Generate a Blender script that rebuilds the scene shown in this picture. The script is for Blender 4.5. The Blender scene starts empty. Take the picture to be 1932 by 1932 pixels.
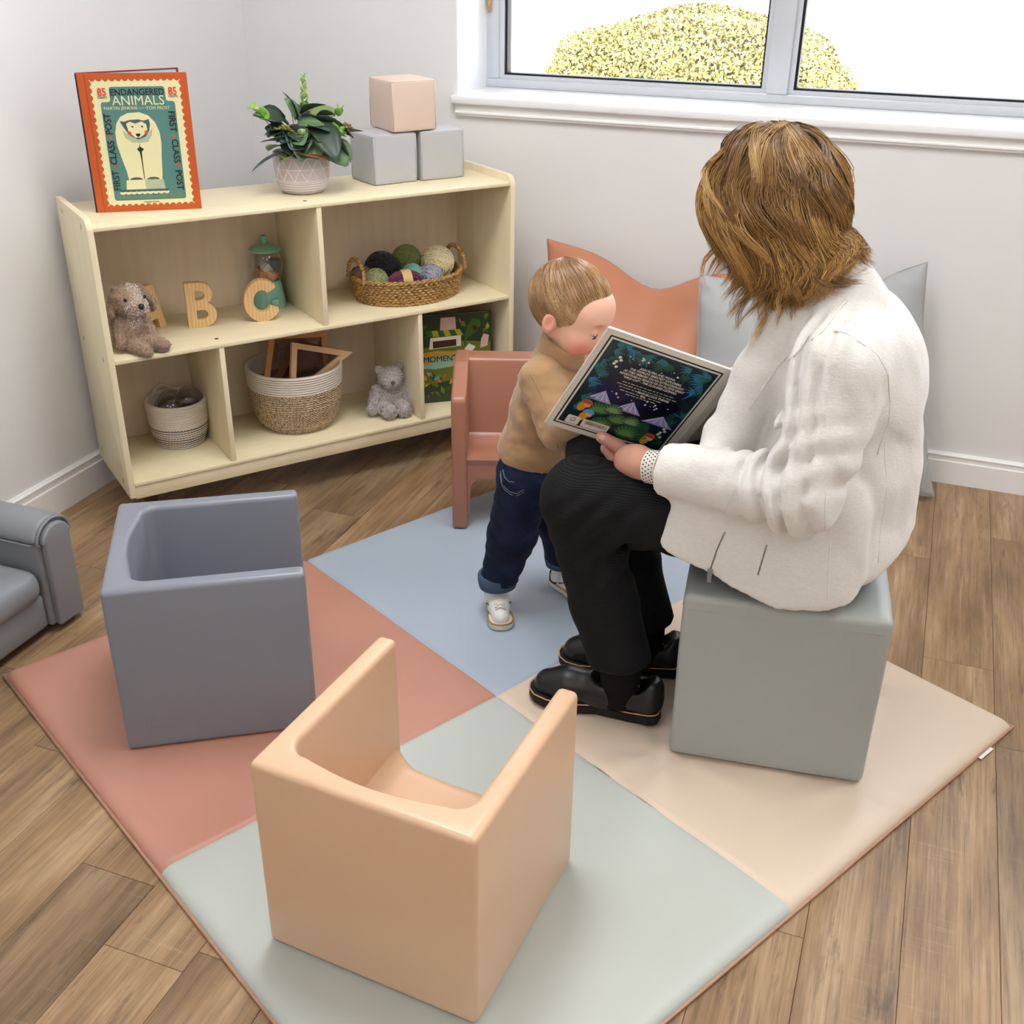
import bpy, bmesh, math, random
import numpy as np
from mathutils import Vector, Matrix, Euler
random.seed(7); RNG = np.random.default_rng(7)
scene = bpy.context.scene
COL = scene.collection
R = math.radians

def S(r, g, b):
    f = lambda c: (c/255/12.92) if c/255 <= .04045 else ((c/255+.055)/1.055)**2.4
    return (f(r), f(g), f(b), 1.0)

# ------------------------------------------------------------------ camera
CAM_POS = Vector((2.2181, -3.3944, 1.4915))
cam_d = bpy.data.cameras.new('camera'); cam = bpy.data.objects.new('camera', cam_d); COL.objects.link(cam)
cr, cu, cf = Vector((.9362, .3514, .0123)), Vector((-.1724, .4281, .8871)), Vector((-.3064, .8326, -.4614))
cf.normalize(); cr = (cr - cf*cr.dot(cf)).normalized(); cu = cr.cross(cf)
cam.matrix_world = Matrix(((cr.x, cu.x, -cf.x, CAM_POS.x), (cr.y, cu.y, -cf.y, CAM_POS.y), (cr.z, cu.z, -cf.z, CAM_POS.z), (0, 0, 0, 1)))
cam_d.sensor_width = 36; cam_d.lens = 38.72; cam_d.clip_start = .05
scene.camera = cam

# ------------------------------------------------------------------ world, sun, lamps, exposure
world = bpy.data.worlds.new('sky'); scene.world = world; world.use_nodes = True
wn = world.node_tree; bg = wn.nodes['Background']
bg.inputs['Color'].default_value = (.87, .93, 1.0, 1); bg.inputs['Strength'].default_value = 9.0
sun_d = bpy.data.lights.new('sun', 'SUN'); sun_d.energy = 22; sun_d.angle = R(.6); sun_d.color = (1, .96, .88)
sun = bpy.data.objects.new('sun', sun_d); COL.objects.link(sun)
sun.rotation_euler = Vector((-.55, .38, -.75)).to_track_quat('-Z', 'Y').to_euler(); sun.location = (6, -6, 9)
CEIL = 2.62
LAMPS = [(1.25, -1.45, 25), (3.25, -1.45, 17), (1.25, -3.8, 5.5), (3.25, -3.8, 5.5)]
for lx, ly, e in LAMPS:
    ld = bpy.data.lights.new('ceiling_lamp', 'AREA'); ld.shape = 'RECTANGLE'; ld.size = .56; ld.size_y = 1.16
    ld.energy = e; ld.color = (.97, .98, 1.0)
    lo = bpy.data.objects.new('ceiling_lamp', ld); COL.objects.link(lo); lo.location = (lx, ly, CEIL-.035)
scene.view_settings.view_transform = 'Standard'; scene.view_settings.look = 'None'
scene.view_settings.exposure = 0.0; scene.view_settings.gamma = 1; scene.view_settings.use_curve_mapping = False

# ------------------------------------------------------------------ helpers: objects
def tag(o, label=None, cat=None, group=None, kind=None):
    if label: o['label'] = label
    if cat: o['category'] = cat
    if group: o['group'] = group
    if kind: o['kind'] = kind
    return o
def thing(name, label, cat, loc=(0, 0, 0), rz=0, group=None, rot=None):
    o = bpy.data.objects.new(name, None); COL.objects.link(o); o.empty_display_size = .05
    o.location = loc; o.rotation_euler = rot if rot else (0, 0, rz)
    return tag(o, label, cat, group)
def obj(name, me, m=None, parent=None, smooth=None, loc=None, rot=None):
    if isinstance(me, bmesh.types.BMesh):
        b = me; me = bpy.data.meshes.new(name); b.normal_update(); b.to_mesh(me); b.free()
    if m is not None and not me.materials:
        me.materials.append(m)
    if smooth is True: me.shade_smooth()
    elif smooth: me.shade_smooth(); me.set_sharp_from_angle(angle=R(smooth))
    o = bpy.data.objects.new(name, me); COL.objects.link(o)
    if parent: o.parent = parent
    if loc is not None: o.location = loc
    if rot is not None: o.rotation_euler = rot
    return o
def pyd(name, v, f, m=None, parent=None, smooth=None, **k):
    me = bpy.data.meshes.new(name); me.from_pydata([tuple(map(float, x)) for x in v], [], [tuple(map(int, x)) for x in f]); me.update()
    return obj(name, me, m, parent, smooth, **k)
def nb(): return bmesh.new()
def bx(bm, lo, hi, M=None):
    vs = [bm.verts.new((x, y, z)) for z in (lo[2], hi[2]) for y in (lo[1], hi[1]) for x in (lo[0], hi[0])]
    if M is not None:
        for v in vs: v.co = M @ v.co
    for f in ((0, 2, 3, 1), (4, 5, 7, 6), (0, 1, 5, 4), (2, 6, 7, 3), (0, 4, 6, 2), (1, 3, 7, 5)):
        bm.faces.new([vs[i] for i in f])
    return bm
def bev(bm, w, seg=3):
    bmesh.ops.bevel(bm, geom=list(bm.edges), offset=w, segments=seg, profile=.5, affect='EDGES', clamp_overlap=True)
    return bm
def rbox(lo, hi, w=.003, seg=2, M=None): return bev(bx(nb(), lo, hi, M), w, seg)
def prism(pts, z0, z1, axis='z', bm=None):
    """closed 2-D outline extruded; axis z: (x,y), axis y: pts are (x,z) extruded along y, axis x: (y,z)"""
    bm = bm or nb()
    def mk(p, t): return (p[0], p[1], t) if axis == 'z' else ((p[0], t, p[1]) if axis == 'y' else (t, p[0], p[1]))
    a = [bm.verts.new(mk(p, z0)) for p in pts]; b = [bm.verts.new(mk(p, z1)) for p in pts]
    n = len(pts)
    try: bm.faces.new(a[::-1]); bm.faces.new(b)
    except ValueError: pass
    for i in range(n): bm.faces.new((a[i], a[(i+1) % n], b[(i+1) % n], b[i]))
    bmesh.ops.recalc_face_normals(bm, faces=list(bm.faces))
    return bm
def fillet(poly, rad, seg=6):
    """round corners of a 2-D polygon; rad scalar or list"""
    out = []; n = len(poly)
    for i in range(n):
        r_ = rad[i] if isinstance(rad, (list, tuple)) else rad
        p = Vector(poly[i]); a = Vector(poly[i-1]); b = Vector(poly[(i+1) % n])
        if r_ <= 1e-6: out.append(tuple(p)); continue
        da = (a-p); db = (b-p); la, lb = da.length, db.length; da /= la; db /= lb
        ang = da.angle(db); t = min(r_/math.tan(ang/2), la*.49, lb*.49); r2 = t*math.tan(ang/2)
        c = p+(da+db).normalized()*(r2/math.sin(ang/2))
        s0 = p+da*t-c; s1 = p+db*t-c
        a0 = math.atan2(s0.y, s0.x); d = math.atan2(s1.y, s1.x)-a0
        while d > math.pi: d -= 2*math.pi
        while d < -math.pi: d += 2*math.pi
        for k in range(seg+1):
            a1 = a0+d*k/seg; out.append((c.x+r2*math.cos(a1), c.y+r2*math.sin(a1)))
    return out
def lathe(prof, n=40, bm=None, ex=1, ey=1, caps=True, fn=None):
    bm = bm or nb(); rings = []
    for k, (r_, z) in enumerate(prof):
        ring = []
        for i in range(n):
            a = 2*math.pi*i/n; rr = r_*(fn(a, k) if fn else 1)
            ring.append(bm.verts.new((rr*ex*math.cos(a), rr*ey*math.sin(a), z)))
        rings.append(ring)
    for A, B in zip(rings, rings[1:]):
        for i in range(n): bm.faces.new((A[i], A[(i+1) % n], B[(i+1) % n], B[i]))
    if caps:
        if prof[0][0] > 1e-5: bm.faces.new(rings[0][::-1])
        if prof[-1][0] > 1e-5: bm.faces.new(rings[-1])
    return bm
def tube(bm, path, rad, n=8, caps=True, flat=1.0, up=None):
    """tube along path with radius (scalar or list); flat squashes along the 2nd normal"""
    P = [Vector(p) for p in path]; m = len(P); rr = rad if isinstance(rad, (list, tuple, np.ndarray)) else [rad]*m
    t0 = (P[1]-P[0]).normalized()
    nrm = Vector(up) if up is not None else (Vector((0, 0, 1)) if abs(t0.z) < .9 else Vector((1, 0, 0)))
    rings = []
    for i in range(m):
        t = (P[min(i+1, m-1)]-P[max(i-1, 0)])
        t = t.normalized() if t.length > 1e-9 else t0
        nrm = nrm-t*nrm.dot(t); nrm = nrm.normalized() if nrm.length > 1e-6 else t.orthogonal().normalized()
        b = t.cross(nrm)
        rings.append([bm.verts.new(P[i]+(nrm*math.cos(2*math.pi*k/n)*flat+b*math.sin(2*math.pi*k/n))*float(rr[i])) for k in range(n)])
    for A, B in zip(rings, rings[1:]):
        for k in range(n): bm.faces.new((A[k], A[(k+1) % n], B[(k+1) % n], B[k]))
    if caps: bm.faces.new(rings[0][::-1]); bm.faces.new(rings[-1])
    return bm
def strands(name, paths, radii, m, parent=None, n=3, attr=None):
    """many tapered tubes in one mesh, vectorised; paths (K,L,3), radii (K,L); attr (K,) -> float attribute 'rnd'"""
    P = np.asarray(paths, float); K, L, _ = P.shape; rad = np.asarray(radii, float)
    T = np.gradient(P, axis=1); T /= np.linalg.norm(T, axis=2, keepdims=True)+1e-9
    ref = np.tile(np.array([.31, .87, .38]), (K, L, 1)); N1 = np.cross(T, ref); N1 /= np.linalg.norm(N1, axis=2, keepdims=True)+1e-9
    N2 = np.cross(T, N1); V = np.zeros((K, L, n, 3))
    for k in range(n):
        a = 2*np.pi*k/n; V[:, :, k] = P+(N1*np.cos(a)+N2*np.sin(a))*rad[:, :, None]
    idx = np.arange(K*L*n).reshape(K, L, n); F = []
    for k in range(n):
        k2 = (k+1) % n
        F.append(np.stack([idx[:, :-1, k], idx[:, :-1, k2], idx[:, 1:, k2], idx[:, 1:, k]], -1).reshape(-1, 4))
    F = np.concatenate(F); me = np_mesh(name, V.reshape(-1, 3), F)
    if attr is not None:
        at = me.attributes.new('rnd', 'FLOAT', 'POINT'); at.data.foreach_set('value', np.repeat(np.asarray(attr, np.float32), L*n))
        tt = me.attributes.new('along', 'FLOAT', 'POINT'); tt.data.foreach_set('value', np.tile(np.repeat(np.linspace(0, 1, L, dtype=np.float32), n), K))
    return obj(name, me, m, parent, True)
def np_mesh(name, V, F):
    me = bpy.data.meshes.new(name); V = np.asarray(V, np.float32); F = np.asarray(F, np.int32); k = F.shape[1]
    me.vertices.add(len(V)); me.vertices.foreach_set('co', V.ravel())
    me.loops.add(F.size); me.loops.foreach_set('vertex_index', F.ravel())
    me.polygons.add(len(F)); me.polygons.foreach_set('loop_start', np.arange(0, F.size, k, dtype=np.int32))
    me.update(calc_edges=True); me.validate()
    return me
_TMP = bpy.data.scenes.new('curve_workbench')
def curve_mesh(name, c):
    t = bpy.data.objects.new(name, c); _TMP.collection.objects.link(t); 
    with bpy.context.temp_override(scene=_TMP, view_layer=_TMP.view_layers[0]):
        dg = bpy.context.evaluated_depsgraph_get(); dg.update(); me = bpy.data.meshes.new_from_object(t.evaluated_get(dg))
    bpy.data.objects.remove(t); return me
def text(name, s, size, m, parent, loc, rot=(0, 0, 0), align='CENTER', ext=.0002, sx=1.0, bold=0.0, space=1.0):
    """lettering as thin mesh (local: x right, y up, z out)"""
    c = bpy.data.curves.new(name, 'FONT'); c.body = s; c.size = size; c.align_x = align; c.align_y = 'CENTER'
    c.extrude = ext; c.offset = bold; c.space_character = space; c.resolution_u = 3
    me = curve_mesh(name, c)
    me.materials.clear()
    o = obj(name, me, m, parent); o.location = loc; o.rotation_euler = rot; o.scale = (sx, 1, 1)
    return o
def poly2(name, pts, z0, z1, m, parent):
    """flat printed shape, slightly proud"""
    return obj(name, prism(pts, z0, z1), m, parent)
def circle(cx, cy, r_, n=20, ry=None, a0=0, a1=2*math.pi):
    ry = ry or r_; full = abs(a1-a0-2*math.pi) < 1e-6
    return [(cx+r_*math.cos(a0+(a1-a0)*i/(n if full else n-1)), cy+ry*math.sin(a0+(a1-a0)*i/(n if full else n-1))) for i in range(n)]

# ------------------------------------------------------------------ helpers: implicit surfaces (surface nets)
def vnoise(P, s, seed=0):
    """smooth value noise in [-1,1] at P*s"""
    Q = P*s+np.array([seed*17.13+100, seed*5.71+100, seed*9.37+100]); I = np.floor(Q).astype(np.int64); f = Q-I; f = f*f*(3-2*f)
    def hsh(i, j, k):
        h = (i*374761393+j*668265263+k*2147483647+seed*1274126177) & 0x7fffffff
        h = ((h ^ (h >> 13))*1274126177) & 0x7fffffff
        return ((h ^ (h >> 16)) & 0xffff)/32767.5-1
    r_ = 0
    for a in (0, 1):
        for b in (0, 1):
            for c in (0, 1):
                w = (f[..., 0] if a else 1-f[..., 0])*(f[..., 1] if b else 1-f[..., 1])*(f[..., 2] if c else 1-f[..., 2])
                r_ = r_+w*hsh(I[..., 0]+a, I[..., 1]+b, I[..., 2]+c)
    return r_
def smin(a, b, k):
    h = np.clip(.5+.5*(b-a)/k, 0, 1); return b*(1-h)+a*h-k*h*(1-h)
def smax(a, b, k): return -smin(-a, -b, k)
def cap(P, a, b, ra, rb, sq=None):
    """tapered capsule; sq=(dir, factor): flatten along dir"""
    a = np.asarray(a, float); b = np.asarray(b, float); d = b-a; pa = P-a
    t = np.clip(pa@d/(d@d), 0, 1); v = pa-t[..., None]*d
    if sq is not None:
        n = np.asarray(sq[0], float); n = n/np.linalg.norm(n); v = v+(v@n)[..., None]*n*(1/sq[1]-1)
    return np.linalg.norm(v, axis=-1)-(ra+(rb-ra)*t)
def ell(P, c, r_, M=None):
    q = P-np.asarray(c, float)
    if M is not None: q = q@np.asarray(M)
    r_ = np.asarray(r_, float); k = np.linalg.norm(q/r_, axis=-1); k2 = np.linalg.norm(q/(r_*r_), axis=-1)+1e-9
    return k*(k-1)/k2
def nets(F, lo, h):
    nx, ny, nz = F.shape; s = F < 0
    c = np.zeros((nx-1, ny-1, nz-1), np.uint8)
    for i in (0, 1):
        for j in (0, 1):
            for k in (0, 1): c += s[i:nx-1+i, j:ny-1+j, k:nz-1+k]
    act = np.argwhere((c > 0) & (c < 8)); n = len(act)
    acc = np.zeros((n, 3)); cnt = np.zeros(n); A = act
    for ax in range(3):
        o1, o2 = [x for x in range(3) if x != ax]
        for u in (0, 1):
            for v in (0, 1):
                a = A.copy(); a[:, o1] += u; a[:, o2] += v; b = a.copy(); b[:, ax] += 1
                fa = F[a[:, 0], a[:, 1], a[:, 2]]; fb = F[b[:, 0], b[:, 1], b[:, 2]]
                m = (fa < 0) != (fb < 0); t = fa[m]/(fa[m]-fb[m]); p = a[m].astype(float); p[:, ax] += t
                acc[m] += p; cnt[m] += 1
    V = np.asarray(lo)+(acc/cnt[:, None])*h
    idx = -np.ones((nx-1, ny-1, nz-1), np.int64); idx[A[:, 0], A[:, 1], A[:, 2]] = np.arange(n); quads = []
    for ax in range(3):
        o1, o2 = (ax+1) % 3, (ax+2) % 3
        sl0 = [slice(None)]*3; sl1 = [slice(None)]*3; sl0[ax] = slice(0, -1); sl1[ax] = slice(1, None)
        e = s[tuple(sl0)] != s[tuple(sl1)]; fl = s[tuple(sl0)]
        pts = np.argwhere(e); ok = (pts[:, o1] > 0) & (pts[:, o2] > 0) & (pts[:, o1] < F.shape[o1]-1) & (pts[:, o2] < F.shape[o2]-1); pts = pts[ok]
        def g(d1, d2):
            q = pts.copy(); q[:, o1] -= d1; q[:, o2] -= d2; return idx[q[:, 0], q[:, 1], q[:, 2]]
        Q = np.stack([g(1, 1), g(0, 1), g(0, 0), g(1, 0)], 1); f_ = fl[pts[:, 0], pts[:, 1], pts[:, 2]]
        Q[~f_] = Q[~f_][:, ::-1]; quads.append(Q)
    Q = np.concatenate(quads); return V, Q[(Q >= 0).all(1)]
def sdf(fn, lo, hi, h):
    lo = np.asarray(lo, float); hi = np.asarray(hi, float); n = np.ceil((hi-lo)/h).astype(int)+1
    ax = [lo[i]+h*np.arange(n[i]) for i in range(3)]
    out = np.empty(n)
    for i0 in range(0, n[0], 24):
        G = np.stack(np.meshgrid(ax[0][i0:i0+24], ax[1], ax[2], indexing='ij'), -1); out[i0:i0+24] = fn(G)
    return nets(out, lo, h)
def vsmooth(V, F, it=2, lam=.5):
    E = np.unique(np.sort(np.concatenate([F[:, [0, 1]], F[:, [1, 2]], F[:, [2, 3]], F[:, [3, 0]]]), 1), axis=0)
    for _ in range(it):
        s = np.zeros_like(V); c = np.zeros(len(V)); np.add.at(s, E[:, 0], V[E[:, 1]]); np.add.at(s, E[:, 1], V[E[:, 0]]); np.add.at(c, E[:, 0], 1); np.add.at(c, E[:, 1], 1)
        V = V+lam*(s/np.maximum(c, 1)[:, None]-V)
    return V
def join_np(parts):
    V = []; F = []; o = 0
    for v, f in parts: V.append(v); F.append(f+o); o += len(v)
    return np.concatenate(V), np.concatenate(F)

# ------------------------------------------------------------------ helpers: materials
class NT:
    def __init__(s, m): s.t = m.node_tree; s.n = s.t.nodes; s.l = s.t.links
    def add(s, ty, **k):
        nd = s.n.new(ty)
        for a, v in k.items():
            if a.startswith('i_'):
                key = a[2:].replace('_', ' '); nd.inputs[key].default_value = v
            else: setattr(nd, a, v)
        return nd
    def link(s, a, b): s.l.new(a, b)
    def ramp(s, fac, stops):
        r_ = s.add('ShaderNodeValToRGB'); e = r_.color_ramp.elements
        while len(e) < len(stops): e.new(.5)
        for x, (p, c) in zip(e, stops): x.position = p; x.color = c
        s.link(fac, r_.inputs[0]); return r_.outputs[0]
    def mix(s, fac, a, b, mode='MIX'):
        m = s.add('ShaderNodeMix', data_type='RGBA', blend_type=mode)
        for v, i in ((fac, 0), (a, 6), (b, 7)):
            if hasattr(v, 'is_linked'): s.link(v, m.inputs[i])
            else: m.inputs[i].default_value = v
        return m.outputs[2]
    def math(s, op, a, b=0.0):
        m = s.add('ShaderNodeMath', operation=op)
        for v, i in ((a, 0), (b, 1)):
            if hasattr(v, 'is_linked'): s.link(v, m.inputs[i])
            else: m.inputs[i].default_value = v
        return m.outputs[0]
def base_mat(name, rough=.5, spec=.5, sheen=0):
    m = bpy.data.materials.new(name); m.use_nodes = True; t = NT(m); p = t.n['Principled BSDF']
    p.inputs['Roughness'].default_value = rough; p.inputs['Specular IOR Level'].default_value = spec
    if sheen: p.inputs['Sheen Weight'].default_value = sheen; p.inputs['Sheen Roughness'].default_value = .5
    return m, t, p
def bump(t, p, h, strength=.2, dist=.002):
    b = t.add('ShaderNodeBump'); b.inputs['Strength'].default_value = strength; b.inputs['Distance'].default_value = dist
    t.link(h, b.inputs['Height']); t.link(b.outputs[0], p.inputs['Normal'])
def coord(t, scale=(1, 1, 1), space='Object', rand=False):
    tc = t.add('ShaderNodeTexCoord'); mp = t.add('ShaderNodeMapping'); mp.inputs['Scale'].default_value = scale
    t.link(tc.outputs[space], mp.inputs['Vector'])
    if rand:
        oi = t.add('ShaderNodeObjectInfo'); mu = t.add('ShaderNodeMath', operation='MULTIPLY'); mu.inputs[1].default_value = 37.0
        t.link(oi.outputs['Random'], mu.inputs[0]); t.link(mu.outputs[0], mp.inputs['Location']); return mp.outputs[0], oi.outputs['Random']
    return mp.outputs[0]
def nz(t, vec, scale, detail=4, rough=.55):
    n = t.add('ShaderNodeTexNoise'); n.inputs['Scale'].default_value = scale; n.inputs['Detail'].default_value = detail; n.inputs['Roughness'].default_value = rough
    t.link(vec, n.inputs['Vector']); return n.outputs['Fac']
def dk(c, k): return (c[0]*k, c[1]*k, c[2]*k, 1)
MC = {}
def plain(name, c, rough=.5, spec=.5, var=.08, ns=30, bs=0.0, bn=400, bd=.0006, sheen=0, metal=0, sss=0):
    """one colour with soft mottling and fine relief"""
    if name in MC: return MC[name]
    m, t, p = base_mat(name, rough, spec, sheen); v = coord(t)
    col = t.mix(nz(t, v, ns, 3), dk(c, 1-var), dk(c, 1+var)); t.link(col, p.inputs['Base Color'])
    p.inputs['Metallic'].default_value = metal
    if sss: p.inputs['Subsurface Weight'].default_value = sss; p.inputs['Subsurface Radius'].default_value = (.012, .004, .002); p.inputs['Subsurface Scale'].default_value = 1
    if bs: bump(t, p, nz(t, v, bn, 2), bs, bd)
    MC[name] = m; return m
# ================================================================== the room
def wall_paint():
    m, t, p = base_mat('wall_paint', .62, .35); v = coord(t)
    t.link(t.mix(nz(t, v, 1.3, 3), S(226, 226, 227), S(233, 233, 233)), p.inputs['Base Color'])
    bump(t, p, nz(t, v, 160, 3), .10, .0008); return m
M_WALL = wall_paint()
M_CEIL = plain('ceiling_white', S(238, 238, 236), .8, .2, .02)
M_TRIM = plain('trim_white_gloss', S(240, 240, 240), .3, .5, .015, 3)
M_SILL = plain('sill_white_paint', S(238, 239, 242), .28, .5, .015, 3)
def wood_floor():
    m, t, p = base_mat('rustic_oak_plank', .42, .4)
    v, rnd = coord(t, (1, 1, 1), rand=True)
    mp = t.add('ShaderNodeMapping'); mp.inputs['Scale'].default_value = (26, 1.6, 8); t.link(v, mp.inputs['Vector'])
    g1 = nz(t, mp.outputs[0], 2.4, 8, .66)
    mp2 = t.add('ShaderNodeMapping'); mp2.inputs['Scale'].default_value = (5.5, 1.1, 4); t.link(v, mp2.inputs['Vector'])
    g2 = nz(t, mp2.outputs[0], 2.2, 4, .6)
    wv = t.add('ShaderNodeTexWave', wave_type='BANDS', bands_direction='X'); wv.inputs['Scale'].default_value = 7; wv.inputs['Distortion'].default_value = 9
    wv.inputs['Detail'].default_value = 3; wv.inputs['Detail Scale'].default_value = 1.2
    mp3 = t.add('ShaderNodeMapping'); mp3.inputs['Scale'].default_value = (2.2, .32, 1); t.link(v, mp3.inputs['Vector']); t.link(mp3.outputs[0], wv.inputs['Vector'])
    mp4 = t.add('ShaderNodeMapping'); mp4.inputs['Scale'].default_value = (3, 60, 1); t.link(v, mp4.inputs['Vector'])
    saw = nz(t, mp4.outputs[0], 2.0, 3, .6)
    c0 = t.ramp(g2, [(.28, S(120, 95, 70)), (.52, S(162, 133, 101)), (.75, S(190, 164, 132))])
    c1 = t.mix(t.math('MULTIPLY', wv.outputs['Fac'], .20), c0, S(120, 92, 66), 'MIX')
    c2 = t.mix(t.ramp(g1, [(.28, (.7, .7, .7, 1)), (.50, (0, 0, 0, 1))]), c1, S(92, 72, 55))
    gs = t.ramp(saw, [(.57, (0, 0, 0, 1)), (.80, (.26, .26, .26, 1))]); patch = t.ramp(nz(t, mp2.outputs[0], 1.3, 2), [(.48, (0, 0, 0, 1)), (.62, (1, 1, 1, 1))])
    c3 = t.mix(t.math('MULTIPLY', gs, patch), c2, S(206, 186, 158))
    knot = t.ramp(nz(t, mp2.outputs[0], 4.0, 5, .7), [(.28, (.85, .85, .85, 1)), (.41, (0, 0, 0, 1))])
    c4 = t.mix(knot, c3, S(92, 76, 66))
    mp5 = t.add('ShaderNodeMapping'); mp5.inputs['Scale'].default_value = (150, 2.2, 8); t.link(v, mp5.inputs['Vector']); fine = nz(t, mp5.outputs[0], 2.0, 4, .7)
    c4 = t.mix(t.ramp(fine, [(.36, (.28, .28, .28, 1)), (.50, (0, 0, 0, 1))]), c4, S(88, 66, 46)); c4 = t.mix(t.ramp(fine, [(.56, (0, 0, 0, 1)), (.74, (.30, .30, .30, 1))]), c4, S(206, 182, 150))
    tint = t.ramp(rnd, [(0, (.80, .80, .80, 1)), (.35, (1.0, .97, .93, 1)), (.7, (1.08, 1.05, 1.0, 1)), (1, (.90, .90, .92, 1))])
    t.link(t.mix(1.0, c4, tint, 'MULTIPLY'), p.inputs['Base Color'])
    bump(t, p, t.math('ADD', g1, t.math('MULTIPLY', saw, .4)), .25, .0008)
    t.link(t.math('ADD', t.math('MULTIPLY', g1, .22), .34), p.inputs['Roughness']); return m
M_PLANK = wood_floor()
M_GAP = plain('plank_joint', S(104, 82, 62), .8, .2)
XR, YN = 4.55, -5.0           # room extent
fl = obj('floor', bx(nb(), (-.02, YN, -.03), (XR, .02, -.0035)), M_GAP); tag(fl, kind='structure')
PW = .1555; c0 = 2.389-16*PW; rr = random.Random(11); ends = {15: [-.537, -1.55], 16: [-1.033, -2.1], 17: [-.34, -1.32, -2.3], 8: [-1.75, -2.415, -3.3], 5: [-.9, -2.05, -3.1], 6: [-1.35, -2.62], 7: [-1.05, -2.28, -3.4], 14: [-.95, -1.98], 13: [-.6, -1.9, -2.7]}
for k in range(0, 31):
    x0, x1 = max(c0+k*PW, 0), min(c0+(k+1)*PW, XR)
    if x1 <= .01 or x0 >= XR-.01: continue
    ys = [0.0]+ends.get(k, [-rr.uniform(.2, 1.1)])
    while ys[-1] > YN: ys.append(ys[-1]-rr.uniform(.85, 1.2))
    ys[-1] = YN
    for a, b in zip(ys, ys[1:]):
        if a-b < .02: continue
        g = .0004; bm = nb(); w, l = (x1-x0)/2-g, (a-b)/2-g; ch = .0008
        lo = [bm.verts.new((sx*w, sy*l, -.0034)) for sx, sy in ((-1, -1), (1, -1), (1, 1), (-1, 1))]
        mi = [bm.verts.new((sx*w, sy*l, -ch*.7)) for sx, sy in ((-1, -1), (1, -1), (1, 1), (-1, 1))]
        tp = [bm.verts.new((sx*(w-ch), sy*(l-ch), 0)) for sx, sy in ((-1, -1), (1, -1), (1, 1), (-1, 1))]
        bm.faces.new(tp)
        for A, B in ((lo, mi), (mi, tp)):
            for i in range(4): bm.faces.new((A[i], A[(i+1) % 4], B[(i+1) % 4], B[i]))
        obj('plank', bm, M_PLANK, fl, loc=((x0+x1)/2, (a+b)/2, 0))
# walls
WX0, WX1, WZ0, WZ1 = .764, 4.25, 1.055, 2.25; RD = .285
wb = nb()
for lo, hi in (((0, 0, 0), (WX0, RD+.05, CEIL)), ((WX0, 0, 0), (WX1, RD+.05, WZ0-.03)), ((WX0, 0, WZ1), (WX1, RD+.05, CEIL)), ((WX1, 0, 0), (XR, RD+.05, CEIL))): bx(wb, lo, hi)
tag(obj('wall_back', wb, M_WALL), kind='structure')
tag(obj('wall_left', bx(nb(), (-.12, YN, 0), (0, RD, CEIL)), M_WALL), kind='structure')
tag(obj('wall_right', bx(nb(), (XR, YN, 0), (XR+.12, RD, CEIL)), M_WALL), kind='structure')
tag(obj('wall_front', bx(nb(), (0, YN-.12, 0), (XR, YN, CEIL)), M_WALL), kind='structure')
ce = tag(obj('ceiling', bx(nb(), (-.12, YN-.12, CEIL), (XR+.12, RD+.3, CEIL+.12)), M_CEIL), kind='structure')
# ceiling lamp fixtures
M_DIFF = bpy.data.materials.new('lamp_diffuser'); M_DIFF.use_nodes = True; _p = M_DIFF.node_tree.nodes['Principled BSDF']
_p.inputs['Emission Color'].default_value = (1, .96, .9, 1); _p.inputs['Emission Strength'].default_value = 3
for i, (lx, ly, e) in enumerate(LAMPS):
    fb = nb()
    for lo, hi in (((-.31, -.61, -.03), (-.285, .61, 0)), ((.285, -.61, -.03), (.31, .61, 0)), ((-.285, -.61, -.03), (.285, -.585, 0)), ((-.285, .585, -.03), (.285, .61, 0))): bx(fb, lo, hi)
    t_ = obj('light_frame', fb, M_TRIM, ce, loc=(lx, ly, CEIL)); obj('diffuser', bx(nb(), (-.285, -.585, -.02), (.285, .585, -.012)), M_DIFF, t_)
# baseboards (profiled)
BH = .112
def board_prof(h=BH): return [(0, 0), (.016, 0), (.016, h*.74), (.0125, h*.77), (.0125, h*.9), (.0145, h*.91), (.0145, h*.94), (.008, h*.97), (.006, h), (0, h)]
bl = obj('baseboard_left', prism([(x, z) for x, z in board_prof()], YN, 0, axis='y'), M_TRIM); tag(bl, kind='structure')
bb = obj('baseboard_back', prism([(-x, z) for x, z in board_prof(.099)], 0, XR, axis='x'), M_TRIM); tag(bb, kind='structure')
# window: sill, apron, frame, panes
win = thing('window_1', None, None); win['kind'] = 'structure'
obj('sill', rbox((WX0-.012, -.028, WZ0-.026), (WX1+.012, RD, WZ0), .006, 3), M_SILL, win, 40)
obj('apron', prism([(0, .998-.004), (-.012, .998-.004), (-.014, 1.0), (-.017, 1.002), (-.017, 1.006), (-.013, 1.009), (-.013, WZ0-.026), (0, WZ0-.026)], WX0, WX1, axis='x'), M_TRIM, win, 30)
M_ALU = plain('painted_aluminium', S(205, 209, 216), .35, .5, .03, 3, metal=.25)
M_GASKET = plain('black_gasket', S(26, 28, 36), .6, .3)
M_LINER = plain('reveal_white', S(240, 242, 248), .4, .5, .01, 3)
obj('reveal', bx(nb(), (WX0, .002, WZ0), (WX0+.004, RD-.03, WZ1)), M_LINER, win)
FY0, FY1 = RD-.045, RD+.02; F = .064; MX = 1.724
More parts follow.
